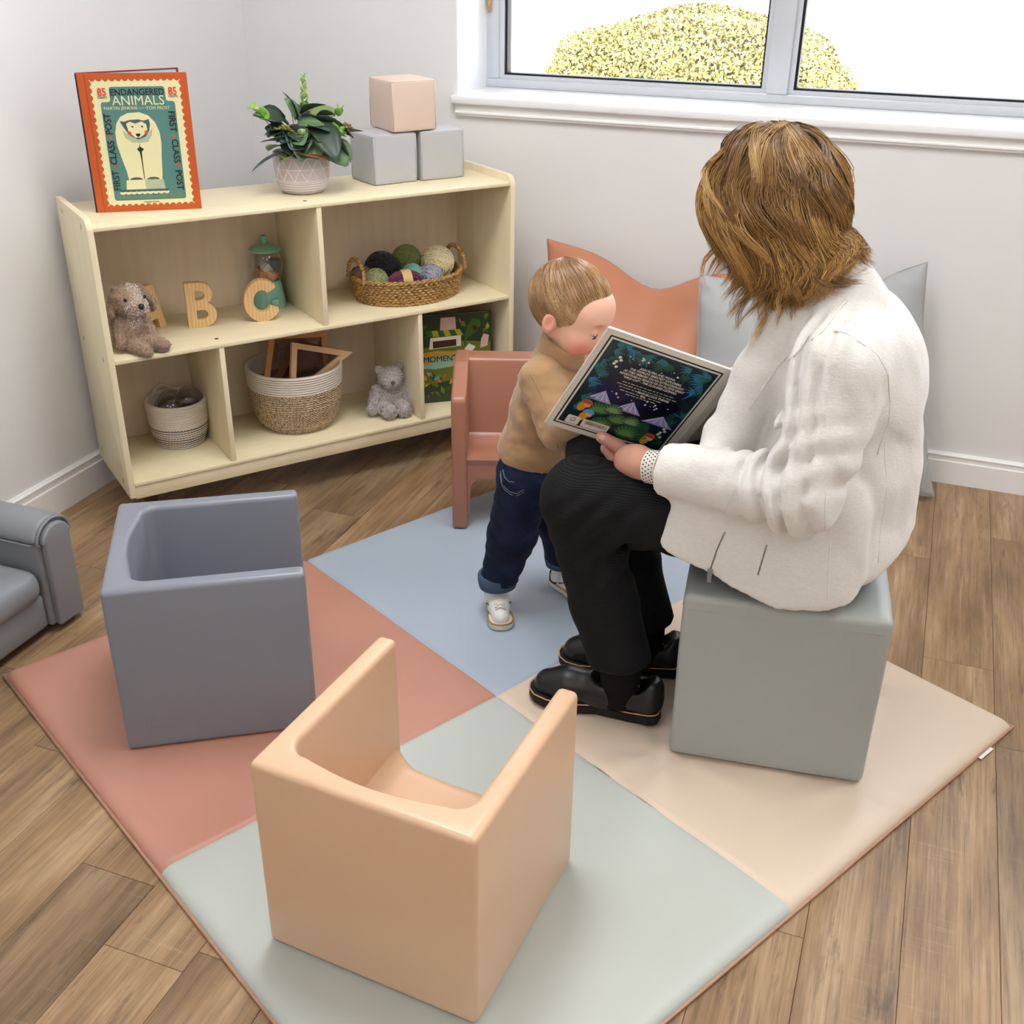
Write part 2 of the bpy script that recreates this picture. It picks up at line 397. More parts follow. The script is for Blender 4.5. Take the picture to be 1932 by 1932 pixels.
for nm, lo, hi in (('frame_bottom', (WX0, FY0, WZ0), (WX1, FY1, WZ0+.026)), ('frame_top', (WX0, FY0, WZ1-F), (WX1, FY1, WZ1)),
                   ('jamb', (WX0, FY0+.004, WZ0+.026), (WX0+.046, FY1, WZ1-F)), ('jamb', (WX1-F, FY0+.004, WZ0+.026), (WX1, FY1, WZ1-F)),
                   ('mullion', (MX-.034, FY0-.004, WZ0+.026), (MX+.030, FY1, WZ1-F)), ('mullion', (2.75, FY0-.004, WZ0+.026), (2.814, FY1, WZ1-F))):
    obj(nm, rbox(lo, hi, .003), M_ALU, win, 35)
panes = [(WX0+.046, MX-.034), (MX+.030, 2.75), (2.814, WX1-F)]
M_GLASS, _t, _p = base_mat('window_glass', .0, .5)
_tr = _t.add('ShaderNodeBsdfTransparent'); _gl = _t.add('ShaderNodeBsdfGlossy', i_Roughness=.0); _fr = _t.add('ShaderNodeFresnel', i_IOR=1.45); _mx = _t.add('ShaderNodeMixShader')
_t.link(_fr.outputs[0], _mx.inputs[0]); _t.link(_tr.outputs[0], _mx.inputs[1]); _t.link(_gl.outputs[0], _mx.inputs[2]); _t.link(_mx.outputs[0], _t.n['Material Output'].inputs['Surface'])
for x0, x1 in panes:
    z0, z1 = WZ0+.026, WZ1-F
    bd = nb()
    for lo, hi in (((x0, FY0+.014, z0), (x0+.016, FY1, z1)), ((x1-.016, FY0+.014, z0), (x1, FY1, z1)), ((x0+.016, FY0+.014, z0), (x1-.016, FY1, z0+.012)), ((x0+.016, FY0+.014, z1-.016), (x1-.016, FY1, z1))): bx(bd, lo, hi)
    obj('glazing_bead', bd, M_ALU, win)
    gk = nb()
    for lo, hi in (((x0+.016, FY0+.022, z0+.012), (x0+.024, FY1-.005, z1-.016)), ((x1-.022, FY0+.022, z0+.012), (x1-.016, FY1-.005, z1-.016)), ((x0+.024, FY0+.022, z0+.012), (x1-.022, FY1-.005, z0+.018))): bx(gk, lo, hi)
    obj('gasket', gk, M_GASKET, win)
    obj('pane', bx(nb(), (x0+.014, FY1-.022, z0+.01), (x1-.014, FY1-.018, z1-.014)), M_GLASS, win)
M_CORD = plain('tan_cord', S(206, 164, 96), .6)
cb = nb(); tube(cb, [(WX0+.016+.003*math.sin(i*.9), FY0-.006, 2.1-i*.079) for i in range(11)], .004, 6); tube(cb, [(WX0+.016, FY0-.006, 1.32-.045*k+.05) for k in range(3)], [.003, .008, .004], 8)
tag(obj('blind_cord', cb, M_CORD, None, True), 'tan blind cord hanging inside the left window jamb', 'cord')
# ================================================================== play mat
MATC = Vector((1.5153, -1.5677, 0)); MATR = R(-28.19); MH = .785; MT = .025
def vinyl(name, c, rough=.42): return plain(name, c, rough, .45, .035, 5, .22, 700, .0004)
MM = {'pink': vinyl('vinyl_pink', S(192, 139, 121)), 'blue': vinyl('vinyl_sky_blue', S(170, 184, 200)), 'tan': vinyl('vinyl_tan', S(220, 201, 182)), 'sage': vinyl('vinyl_sage', S(190, 196, 191))}
MATW = Matrix.Translation(MATC) @ Matrix.Rotation(MATR, 4, 'Z')
GREY_O, GREY_R, GS, GHT = Vector((1.9132, -1.625, 0)), R(6.99), .381, .376
_cg = math.cos(GREY_R); _sg = math.sin(GREY_R)
def gpt(a, b): return Vector((GREY_O.x+a*_cg-b*_sg, GREY_O.y+a*_sg+b*_cg, 0))
mat_o = thing('play_mat', 'square padded vinyl play mat in pink, blue, tan and sage quarters', 'play mat', MATC, MATR)
def quarter(name, sx, sy, m, label):
    ts = [0, .003, .007, .014, .026]+list(np.linspace(.05, MH-.05, 34))+[MH-.026, MH-.015, MH-.008, MH-.003, MH-.0005]
    n = len(ts); V = []
    inv = MATW.inverted()
    dents = [(inv @ gpt(a, b)) for a, b in ((0, 0), (GS, 0), (GS, GS), (0, GS))]; gc = inv @ gpt(GS/2, GS/2)
    gq_ = np.array([(sx*i, sy*j, 0.0) for i in ts for j in ts]); nza = vnoise(gq_, 5.0, 3); nzb = vnoise(gq_, 12.0, 5); kq = 0
    for i in ts:
        for j in ts:
            x, y = sx*i, sy*j; z = MT; na, nb_ = nza[kq], nzb[kq]; kq += 1
            for d_ in (i, j):
                z -= .0042*math.exp(-(d_/.0045)**2)
                e = MH-d_
                if e < .026: z -= .0185*(1-math.sqrt(max(0, 1-((.026-e)/.026)**2)))
            inner = min(1, min(MH-i, MH-j)/.1)
            z += -.0015+.0016*inner*na+.0009*inner*nb_
            if name == 'tan':
                for d_ in dents:
                    dx, dy = x-d_.x, y-d_.y; rr_ = math.hypot(dx, dy); an = math.atan2(dy, dx)
                    z += inner*(.0065*math.exp(-(rr_/.11)**2)*math.sin(an*6+1)+.003*math.exp(-(rr_/.16)**2)*math.sin(an*9))*min(1, rr_/.03)
                dc = max(abs(x-gc.x), abs(y-gc.y)); z -= .004*max(0, 1-abs(dc-.17)/.09)
            V.append((x, y, max(z, .004)))
    F = []
    for a in range(n-1):
        for b in range(n-1):
            f = (a*n+b, (a+1)*n+b, (a+1)*n+b+1, a*n+b+1); F.append(f if sx*sy > 0 else f[::-1])
    # skirt to the floor
    k = len(V); rim = [(n-1)*n+b for b in range(n)]+[a*n+n-1 for a in range(n-2, -1, -1)]
    for r_ in rim: V.append((V[r_][0], V[r_][1], .003))
    for i in range(len(rim)-1):
        f = (rim[i], k+i, k+i+1, rim[i+1]); F.append(f if sx*sy > 0 else f[::-1])
    o = pyd('mat_quarter', V, F, m, mat_o, True); o['label'] = label; return o
quarter('pink', -1, -1, MM['pink'], 'pink quarter'); quarter('blue', -1, 1, MM['blue'], 'sky blue quarter')
quarter('tan', 1, 1, MM['tan'], 'tan quarter'); quarter('sage', 1, -1, MM['sage'], 'sage quarter')
M_PIPE = plain('mat_piping_tan', S(188, 146, 122), .5)
pp = nb(); e = MH+.001; tube(pp, [(-e, -e, .0045), (e, -e, .0045), (e, e, .0045), (-e, e, .0045), (-e, -e, .0045)], .0042, 6)
obj('piping', pp, M_PIPE, mat_o, True)
obj('backing', bx(nb(), (-MH+.004, -MH+.004, .0003), (MH-.004, MH-.004, .003)), M_PIPE, mat_o)
obj('care_tag', bx(nb(), (MH, MH-.15, .004), (MH+.010, MH-.10, .0052)), plain('white_tag', S(240, 240, 240), .6), mat_o)

# ================================================================== molded cube chairs
def plastic(name, c): return plain(name, c, .32, .5, .02, 8, .08, 900, .0003)
CS, CH = .381, .3743
def cube_chair(name, label, m, loc, rz, open_dir, seat_z, group):
    """U-shaped walls open towards +x local, back at x=0; footprint CS x CS, origin at back corner (0,0)"""
    t = thing(name, label, 'chair', loc, rz, group)
    w = .037; bk = .05; bow = .016; outl = [(0, 0), (CS, 0), (CS, w)]
    inner = [(CS, w)]
    n = 10; r_ = .035
    # inner U : near arm inner face -> fillet -> bowed back -> fillet -> far arm inner face
    pts = [(CS, w)]
    pts += [(bk+r_+r_*math.cos(a), w+r_+r_*math.sin(a)) for a in np.linspace(-math.pi/2, -math.pi+.35, 7)]
    y0, y1 = pts[-1][1]+.01, CS-pts[-1][1]-.01
    pts += [(bk-bow*math.sin(math.pi*(y-y0)/(y1-y0))+.002, y) for y in np.linspace(y0, y1, 11)]
    pts += [(bk+r_+r_*math.cos(a), CS-w-r_+r_*math.sin(a)) for a in np.linspace(math.pi-.35, math.pi/2, 7)]
    pts += [(CS, CS-w)]
    outer = [(CS, CS), (0, CS), (0, 0), (CS, 0)]
    bm = prism(pts+outer, 0, CH)
    keep = [e_ for e_ in bm.edges if e_.calc_face_angle(0) > R(35)]
    bmesh.ops.bevel(bm, geom=keep, offset=.011, segments=5, profile=.5, affect='EDGES', clamp_overlap=True)
    obj('shell', bm, m, t, 50)
    # seat: dished panel with a rolled front and curved corners
    V = []; ys = np.linspace(w-.004, CS-w+.004, 25); prof = [(bk-.012, 0), (bk+.02, 0), (.15, -.004), (.25, -.005), (.335, -.002), (.352, -.004), (.362, -.012), (.366, -.024), (.362, -.036), (.345, -.042), (bk-.012, -.042)]
    for k, y in enumerate(ys):
        u = (y-ys[0])/(ys[-1]-ys[0])*2-1; f_ = max(0, abs(u)-.72)/.28
        for x, dz in prof:
            V.append((x-.012*(1-u*u)*(x > .3)+(.0 if x < .3 else .010*f_), y, seat_z+dz+.026*f_**2*(dz > -.03)+(.006*f_**2 if dz <= -.03 else 0)))
    F = []; n = len(prof)
    for a in range(len(ys)-1):
        for b in range(n): F.append((a*n+b, a*n+(b+1) % n, (a+1)*n+(b+1) % n, (a+1)*n+b))
    obj_ = pyd('seat', V, F, m, t, 60)
    return t
M_PEACH = plastic('molded_plastic_peach', S(222, 185, 152)); M_SLATE = plastic('molded_plastic_slate_blue', S(130, 134, 146)); M_RUST = plastic('molded_plastic_rust', S(166, 112, 90))
def rot2(x, y, a): return (x*math.cos(a)-y*math.sin(a), x*math.sin(a)+y*math.cos(a))
# peach: measured frame: origin near corner (1.7896,-2.356), angle -4.43 deg, extends to -a and +b ; chair opens towards +b
pa = R(-4.426); ox, oy = 1.7896, -2.356
cube_chair('cube_chair', 'peach molded plastic cube chair in the foreground on the sage quarter of the mat', M_PEACH, (ox, oy, MT), pa+math.pi/2, 1, .125, 'molded cube chairs')
# slate: origin near-left, a to the right (opening), b away
cube_chair('cube_chair', 'slate blue molded plastic cube chair standing on the pink quarter of the mat', M_SLATE, (.8921, -2.0199, MT), R(32.87), 1, .13, 'molded cube chairs')
slate = [o for o in COL.objects if o.get('label', '').startswith('slate blue')][0]
mk = nb(); tube(mk, [(.062+.017*math.cos(a), -.0002, .062+.017*math.sin(a)) for a in np.linspace(0, 2*math.pi, 29)], .0007, 5); tube(mk, [(.062+.010*math.cos(a), -.0002, .062+.010*math.sin(a)) for a in np.linspace(.6, 5.2, 19)], .0006, 5); tube(mk, [(.055, -.0002, .108), (.069, -.0002, .108)], .0006, 5); obj('molded_mark', mk, M_SLATE, slate, True)['kind'] = 'stuff'

# rust toddler chair beside the shelf: side panels with sloped arms, seat, back, arched front
rc = thing('toddler_chair', 'rust molded plastic toddler chair with sloped arms behind the child', 'chair', (1.125, -.905, MT), R(20))
# local frame: x = width (0..W), y = depth (0 front .. D back)
W_, D_ = .36, .27
sp = fillet([(0, 0), (.05, 0), (.07, .10), (D_-.07, .10), (D_-.05, 0), (D_, 0), (D_, .437), (D_-.115, .437), (0, .388)], [.008, .008, .03, .03, .008, .008, .02, .03, .02], 5)
for x0, x1 in ((0, .041), (W_-.041, W_)):
    bm = prism([(y, z) for y, z in sp], x0, x1, axis='x')
    keep = [e_ for e_ in bm.edges if e_.calc_face_angle(0) > R(30)]
    bmesh.ops.bevel(bm, geom=keep, offset=.009, segments=4, profile=.5, affect='EDGES', clamp_overlap=True)
    obj('side_panel', bm, M_RUST, rc, 50)
bm = prism(fillet([(.012, .04), (.046, .04), (.052, .15), (W_-.052, .15), (W_-.046, .04), (W_-.012, .04), (W_-.012, .214), (.012, .214)], [0, 0, .035, .035, 0, 0, 0, 0], 6), .012, .045, axis='y')
obj('front_apron', bm, M_RUST, rc, 40)
sv = nb(); prof = [(.012, .190), (.008, .208), (.014, .218), (.03, .219), (.09, .212), (.13, .214), (.155, .232), (.17, .25), (.22, .25), (.22, .17), (.03, .17)]
prism(prof, .03, W_-.03, axis='x', bm=sv); obj('seat', sv, M_RUST, rc, 40)
bm = prism(fillet([(.145, .20), (D_-.004, .20), (D_-.004, .435), (.195, .435)], [0, 0, .014, .016], 5), .02, W_-.02, axis='x')
obj('backrest', bm, M_RUST, rc, 40)

# ================================================================== grey foam cube under the woman
def soft_cube(name, m, parent, s, h, w=.012, puff=.004, seed=1, sub=14, seam=True):
    """padded cube centred in x,y, base z=0, with slightly bulging faces"""
    V = {}; vs = []; F = []
    def vid(p):
        k = tuple(np.round(p, 6))
        if k not in V: V[k] = len(vs); vs.append(p)
        return V[k]
    g = np.array([-1, -.97, -.93]+list(np.linspace(-.86, .86, sub))+[.93, .97, 1]); n = len(g)
    for ax in range(3):
        for sg in (-1, 1):
            ids = [[None]*n for _ in range(n)]
            for i in range(n):
                for j in range(n):
                    p = np.zeros(3); p[ax] = sg; p[(ax+1) % 3] = g[i]; p[(ax+2) % 3] = g[j]; ids[i][j] = vid(p)
            for i in range(n-1):
                for j in range(n-1):
                    q = (ids[i][j], ids[i+1][j], ids[i+1][j+1], ids[i][j+1]); F.append(q if sg > 0 else q[::-1])
    P = np.array(vs); hs = np.array([s/2, s/2, h/2]); X = P*hs
    inn = np.clip(X, -(hs-w), hs-w); d = X-inn; L = np.linalg.norm(d, axis=1, keepdims=True); X = np.where(L > 1e-9, inn+d/np.maximum(L, 1e-9)*w, X)
    for ax in range(3):
        o = [k for k in range(3) if k != ax]; b = (1-P[:, o[0]]**2)*(1-P[:, o[1]]**2)
        X[:, ax] += np.sign(P[:, ax])*(np.abs(P[:, ax]) > .999)*puff*b
    X += .0012*np.stack([vnoise(P, 1.7, seed+k) for k in range(3)], 1)*np.clip(1.1-np.abs(P).min(1, keepdims=True), 0, 1)
    X[:, 2] += h/2; X[:, 2] = np.maximum(X[:, 2], 0)
    return pyd(name, X, F, m, parent, True)
M_GREY = vinyl('vinyl_grey_green', S(166, 171, 168), .40)
gq = thing('cube_ottoman', 'grey vinyl foam cube seat under the woman', 'ottoman', gpt(GS/2, GS/2)+Vector((0, 0, MT-.001)), GREY_R)
soft_cube('cushion', M_GREY, gq, GS, GHT+.001, .013, .003, 4)
sb = nb(); hs_ = GS/2+.0004
for sg in (-1, 1):
    tube(sb, [(-hs_+.012, sg*hs_, GHT-.026), (hs_-.012, sg*hs_, GHT-.026)], .0011, 5); tube(sb, [(sg*hs_, -hs_+.012, GHT-.026), (sg*hs_, hs_-.012, GHT-.026)], .0011, 5)
obj('seam', sb, M_GREY, gq, True)

# ================================================================== child's grey armchair at the left edge
M_SOFA = plain('vinyl_charcoal_grey', S(134, 137, 142), .38, .45, .03, 6, .25, 500, .0005)
so = thing('armchair', "child's grey vinyl armchair with rounded arm at the left wall", 'armchair', (.06, -1.60, 0))
AX = .385  # front of arm
def arm_outline(y0, y1, h): # (y,z) rounded-top outline
    c = (y0+y1)/2; r_ = (y1-y0)/2
    return [(y0, .02), (y1, .02), (y1, h-r_)]+[(c+r_*1.12*math.cos(a), h-r_+r_*math.sin(a)) for a in np.linspace(0, math.pi, 13)]+[(y0, h-r_)]
for y0, y1 in ((-.105, 0.0), (-.52, -.415)):
    bm = prism(arm_outline(y0, y1, .295), .0, AX-.012, axis='x'); keep = [e_ for e_ in bm.edges if e_.calc_face_angle(0) > R(40)]
    bmesh.ops.bevel(bm, geom=keep, offset=.01, segments=3, profile=.6, affect='EDGES'); obj('arm', bm, M_SOFA, so, 50)
    bm = prism(arm_outline(y0+.012, y1-.012, .278), AX-.014, AX+.004, axis='x'); keep = [e_ for e_ in bm.edges if e_.calc_face_angle(0) > R(40)]
    bmesh.ops.bevel(bm, geom=keep, offset=.006, segments=3, profile=.6, affect='EDGES'); a_ = obj('arm_front_panel', bm, M_SOFA, so, 50)
    pb = nb(); tube(pb, [(AX-.008, y, z) for y, z in arm_outline(y0+.004, y1-.004, .288)[2:]], .0035, 6); obj('welt', pb, M_SOFA, a_, True)
obj('seat_cushion', bev(bx(nb(), (.10, -.412, .10), (AX-.005, -.108, .185)), .035, 6), M_SOFA, so, True)
obj('base', rbox((.02, -.415, .02), (AX-.02, -.105, .11), .012, 3), M_SOFA, so, 50)
obj('backrest', bev(bx(nb(), (-.03, -.47, .02), (.10, -.05, .43)), .04, 6), M_SOFA, so, True)
for x in (.03, .35):
    for y in (-.49, -.03): obj('foot', lathe([(.014, 0), (.016, .022)], 12), M_GASKET, so, loc=(x, y, 0))

# ================================================================== birch shelf across the corner
def ply(name, ca, cb, scale=(1, 1, 1), rough=.42):
    m, t, p = base_mat(name, rough, .4); v = coord(t, scale)
    g = nz(t, v, 6, 5, .6); t.link(t.ramp(g, [(.25, ca), (.6, cb), (.85, dk(cb, 1.04))]), p.inputs['Base Color'])
    bump(t, p, g, .05, .0005); return m
M_PLYH = ply('birch_ply_along', S(232, 217, 180), S(238, 225, 192), (1.0, 7, 7)); M_PLYV = ply('birch_ply_upright', S(232, 217, 182), S(238, 225, 194), (6, 6, .6))
M_BACK = ply('birch_ply_back', S(220, 199, 172), S(228, 209, 184), (5, 5, .5), .5)
M_EDGE = ply('ply_edge_layers', S(226, 206, 164), S(240, 226, 194), (2, 120, 160))
M_SCREW = plain('dark_screw', S(70, 62, 52), .4, .5, metal=.6)
SH0 = Vector((.2949, -1.217, 0)); SHR = R(52.6); SL, SD = 1.2433, .335
ZB, ZT, ZM, ZL = .105, .8477, .5029, .149; TH = .0165; TT = .0105
shelf = thing('storage_shelf', 'low birch plywood storage shelf standing across the room corner', 'shelf', SH0, SHR)
SHM = Matrix.Translation(SH0) @ Matrix.Rotation(SHR, 4, 'Z')
def shw(a, b, z): return SHM @ Vector((a, b, z))
side = fillet([(0, ZB), (SD, ZB), (SD, ZT+.021), (0, ZT+.021)], [.003, .003, .003, .03], 6)
for x0, x1 in ((0, TH), (SL-TH, SL)):
    bm = prism(side, x0, x1, axis='x'); keep = [e_ for e_ in bm.edges if e_.calc_face_angle(0) > R(40)]
    bmesh.ops.bevel(bm, geom=keep, offset=.002, segments=2, profile=.5, affect='EDGES'); sp_ = obj('side_panel', bm, M_PLYV, shelf, 40)
    xs = x0-.0004 if x0 == 0 else x1+.0004
    for (b, z) in ((.06, ZT-.006), (.27, ZT-.006), (.06, ZM-.01), (.27, ZM-.01), (.06, ZL-.01), (.29, ZL+.0)):
        obj('screw', prism([(b-.0022, z-.006), (b+.0022, z-.006), (b+.0022, z+.006), (b-.0022, z+.006)], min(xs, xs+.001), max(xs, xs+.001), axis='x'), M_SCREW, sp_)
obj('top_panel', rbox((TH, .003, ZT-TT), (SL-TH, SD-.002, ZT), .002), M_PLYH, shelf, 40)
obj('middle_shelf', rbox((TH, .002, ZM-TT-.001), (SL-TH, SD-.006, ZM), .002), M_PLYH, shelf, 40)
obj('bottom_shelf', rbox((TH, .002, ZL-TT), (SL-TH, SD-.006, ZL), .002), M_PLYH, shelf, 40)
obj('kick_board', rbox((TH, .006, ZB-.006), (SL-TH, .022, ZL-TT), .0015), M_PLYH, shelf, 40)
obj('back_panel', bx(nb(), (TH, SD-.006, ZL-TT), (SL-TH, SD-.002, ZT-TT)), M_BACK, shelf)
for nm, x, z0, z1 in (('divider', .6135, ZM, ZT-TT), ('divider', .3025, ZL, ZM-TT-.001), ('divider', .9145, ZL, ZM-TT-.001)):
    obj(nm, rbox((x-.0075, .005, z0), (x+.0075, SD-.006, z1), .0018), M_PLYV, shelf, 40)
M_CASTER = plain('black_caster', S(30, 30, 32), .4)
for a, b in ((.07, .07), (SL-.07, .07), (.07, SD-.05), (SL-.07, SD-.05)):
    c_ = nb(); prism(circle(0, .032, .032, 20), -.011, .011, axis='x', bm=c_); co_ = obj('caster', c_, M_CASTER, shelf, 40, loc=(a, b, 0))
    obj('caster_fork', bx(nb(), (-.016, -.014, .045), (.016, .014, ZL-TT)), M_SCREW, co_)
for (a, b, z) in ((.5935, .052, ZT), (.305, .05, ZM)):
    obj('screw', lathe([(.006, 0), (.0055, .0006), (0, .0006)], 14), M_SCREW, shelf, loc=(a, b, z))
# ================================================================== things on the shelf
def st(name, label, cat, a, b, z, rz=0, group=None): return thing(name, label, cat, shw(a, b, z), SHR+rz, group)
def mcol(name, r_, g_, b_, rough=.55, **k): return plain(name, S(r_, g_, b_), rough, **k)
M_PAPER = mcol('paper_pages', 236, 230, 216); M_ORANGE = mcol('cover_orange', 196, 88, 36, .35, var=.03); M_CREAM = mcol('cover_cream', 232, 226, 178, .4, var=.02)
M_TEAL = mcol('cover_teal', 84, 132, 126, .4, var=.03); M_NAVY = mcol('cover_navy', 22, 34, 46, .4); M_RED = mcol('cover_red', 226, 72, 40, .4); M_GREYGR = mcol('cover_greygreen', 178, 190, 160, .4); M_INK = mcol('ink_black', 18, 22, 26, .5); M_SLATEINK = mcol('cover_slate', 66, 96, 100, .4)
R90 = (R(90), 0, 0)
def pr(name, pts, lay, m, parent, W=1, H=1):
    """printed shape on a cover: pts in (u,v) fractions, drawn on the local xz plane facing -y"""
    y = -.00022*lay; key = (name, m.name, parent.name)
    if key not in PRN: PRN[key] = [nb(), m, parent, 0]
    PRN[key][3] += 1
    prism([(u*W, v*H) for u, v in pts], y, y+.0004, axis='y', bm=PRN[key][0])
PRN = {}
def flush_prints():
    for (name, _, _), (bm, m, par, n) in PRN.items():
        o = obj(name, bm, m, par)
        if n > 1: o['kind'] = 'stuff'
    PRN.clear()
def star(cx, cy, r_, asp): return [(cx+(r_ if k % 2 == 0 else r_*.45)*math.sin(k*math.pi/5), cy+(r_ if k % 2 == 0 else r_*.45)*math.cos(k*math.pi/5)*asp) for k in range(10)]
# ---- picture book, standing ajar
BW, BH_ = .262, .338
bk1 = st('picture_book', 'orange picture book with a polar bear stamp cover standing on the shelf top', 'book', .069, .171, ZT, R(-17.5))
fc = obj('front_cover', rbox((0, 0, 0), (BW, .0032, BH_), .0009), M_ORANGE, bk1)
obj('spine', rbox((-.004, .0, 0), (.0005, .017, BH_), .001), M_NAVY, bk1)
pgm = Matrix.Translation((.002, .006, .004)) @ Matrix.Rotation(R(5), 4, 'Z')
obj('pages', bx(nb(), (0, -.0028, 0), (BW-.008, .0045, BH_-.008), pgm), M_PAPER, bk1)
bcm = Matrix.Translation((-.002, .015, 0)) @ Matrix.Rotation(R(22), 4, 'Z')
obj('back_cover', bx(nb(), (0, 0, 0), (BW, .003, BH_), bcm), mcol('cover_maroon', 132, 38, 34), bk1)
obj('back_pages', bx(nb(), (.003, -.005, .004), (BW-.008, -.0002, BH_-.004), bcm), mcol('endpaper_blue', 150, 205, 214), bk1)
obj('hinge_groove', bx(nb(), (.017, -.0003, 0), (.019, .0008, BH_)), mcol('cover_orange_dark', 170, 66, 14), fc)
per = []; u0, u1, v0, v1 = .105, .935, .045, .955; nu, nv = 14, 18
def scal(p, q, n, nrm):
    out = []
    for i in range(n):
        for k in range(6):
            t = (i+(k+.5)/6)/n; s_ = math.sin(math.pi*(k+.5)/6) if True else 0; d = .017*s_ if 1 <= k <= 4 else 0
            out.append((p[0]+(q[0]-p[0])*t+nrm[0]*d, p[1]+(q[1]-p[1])*t+nrm[1]*d*BW/BH_))
    return out
per = scal((u0, v0), (u1, v0), nu, (0, 1))+scal((u1, v0), (u1, v1), nv, (-1, 0))+scal((u1, v1), (u0, v1), nu, (0, -1))+scal((u0, v1), (u0, v0), nv, (1, 0))
pr('stamp_print', per, 1, M_CREAM, fc, BW, BH_)
tp = fillet([(.18, .085), (.862, .085), (.862, .80), (.782, .80), (.782, .905), (.272, .905), (.272, .80), (.18, .80)], .022, 4)
pr('panel_print', tp, 2, M_TEAL, fc, BW, BH_)
bear = [(.34, .235), (.33, .30), (.30, .40), (.275, .50), (.275, .58), (.295, .645), (.34, .695), (.41, .72), (.52, .725), (.60, .70), (.655, .65), (.685, .58), (.69, .50), (.675, .40), (.665, .30), (.655, .235)]
pr('bear_print', bear, 3, M_CREAM, fc, BW, BH_)
pr('bear_ruff', [(.345, .60), (.36, .545), (.42, .51), (.50, .505), (.57, .515), (.61, .56), (.62, .61), (.58, .57), (.48, .545), (.40, .56)], 4, M_GREYGR, fc, BW, BH_)
pr('bear_head_outline', [(.33, .665), (.37, .66), (.42, .672), (.50, .675), (.55, .665), (.60, .675), (.605, .64), (.59, .59), (.55, .55), (.48, .53), (.41, .56), (.365, .61)], 5, M_SLATEINK, fc, BW, BH_)
pr('bear_face', [(.385, .645), (.42, .66), (.47, .645), (.53, .66), (.57, .64), (.575, .60), (.54, .565), (.50, .545), (.455, .545), (.40, .585)], 6, M_CREAM, fc, BW, BH_)
for cx, cy in ((.405, .578), (.562, .582)): pr('bear_cheek', circle(cx, cy, .017, 14, .013), 7, M_RED, fc, BW, BH_)
pr('bear_nose', [(.46, .572), (.505, .575), (.50, .558), (.483, .548), (.465, .558)], 7, M_INK, fc, BW, BH_)
for cx in (.44, .53): pr('bear_eye', circle(cx, .623, .012, 10, .005), 7, M_INK, fc, BW, BH_)
pr('leg_gap', [(.482, .50), (.49, .475), (.52, .462), (.495, .44), (.492, .38), (.49, .24), (.484, .24), (.482, .38), (.475, .44), (.452, .462), (.478, .475)], 4, M_INK, fc, BW, BH_)
pr('ice_print', [(.315, .235), (.665, .235), (.675, .165), (.305, .165)], 4, M_CREAM, fc, BW, BH_); pr('ice_shade', [(.49, .234), (.665, .234), (.675, .166), (.49, .166)], 5, M_GREYGR, fc, BW, BH_)
for x in (.41, .57):
    pr('paw', [(x+.06*math.cos(a), .237+.018*math.sin(a)) for a in np.linspace(0, math.pi, 9)], 6, M_SLATEINK, fc, BW, BH_)
for k in range(9):
    x = .265+k*.052; pr('wave_dark', [(x+.026*math.cos(a), .165-.018*math.sin(a)) for a in np.linspace(0, math.pi, 7)], 6, M_SLATEINK, fc, BW, BH_)
    pr('wave_light', [(x-.026, .148)]+[(x+.026*math.cos(a), .140-.012*math.sin(a)) for a in np.linspace(math.pi, 0, 7)]+[(x+.026, .148)], 5, M_CREAM, fc, BW, BH_)
def ct(s, sz, m, u, v, W, H, par, rot=R90, sx=1, lay=4, bold=0, sp=1): return text('lettering', s, sz, m, par, (u*W, -.00022*lay-.0002, v*H), rot, sx=sx, bold=bold, ext=.0002, space=sp)
ct('ENDANGERED', .0215, M_INK, .527, .865, BW, BH_, fc, sx=.92, bold=.0002); ct('ANIMALS', .0325, M_CREAM, .527, .805, BW, BH_, fc, sx=.95)
ct('MARTIN JENKINS', .0105, M_CREAM, .355, .755, BW, BH_, fc); ct('TOM FROST', .0105, M_CREAM, .70, .752, BW, BH_, fc); ct('ILLUSTRATED BY', .005, M_GREYGR, .53, .753, BW, BH_, fc)
for u in (.205, .852): ct('85', .0255, M_RED, u, .868 if u < .5 else .868, BW, BH_, fc, sx=.85, bold=.0006); ct('CENTS', .0075, M_INK, u, .832, BW, BH_, fc)
for u, ry, seq in ((.225, -90, (('FIRST', .235), ('CLASS', .44), ('POST', .645))), (.815, 90, (('FIRST', .655), ('CLASS', .44), ('POST', .225)))):
    for s_, v in seq: ct(s_, .0225, M_INK, u, v, BW, BH_, fc, rot=(R(90), R(ry), 0), bold=.0003, sx=.95)
    for v in (.342, .548): pr('star_print', star(u, v, .022, BW/BH_), 4, M_RED, fc, BW, BH_)
ct('A WORLD OF THREATENED SPECIES', .0098, mcol('cover_olive', 150, 160, 96), .525, .108, BW, BH_, fc); ct('WALKER STUDIO', .005, M_INK, .525, .068, BW, BH_, fc)

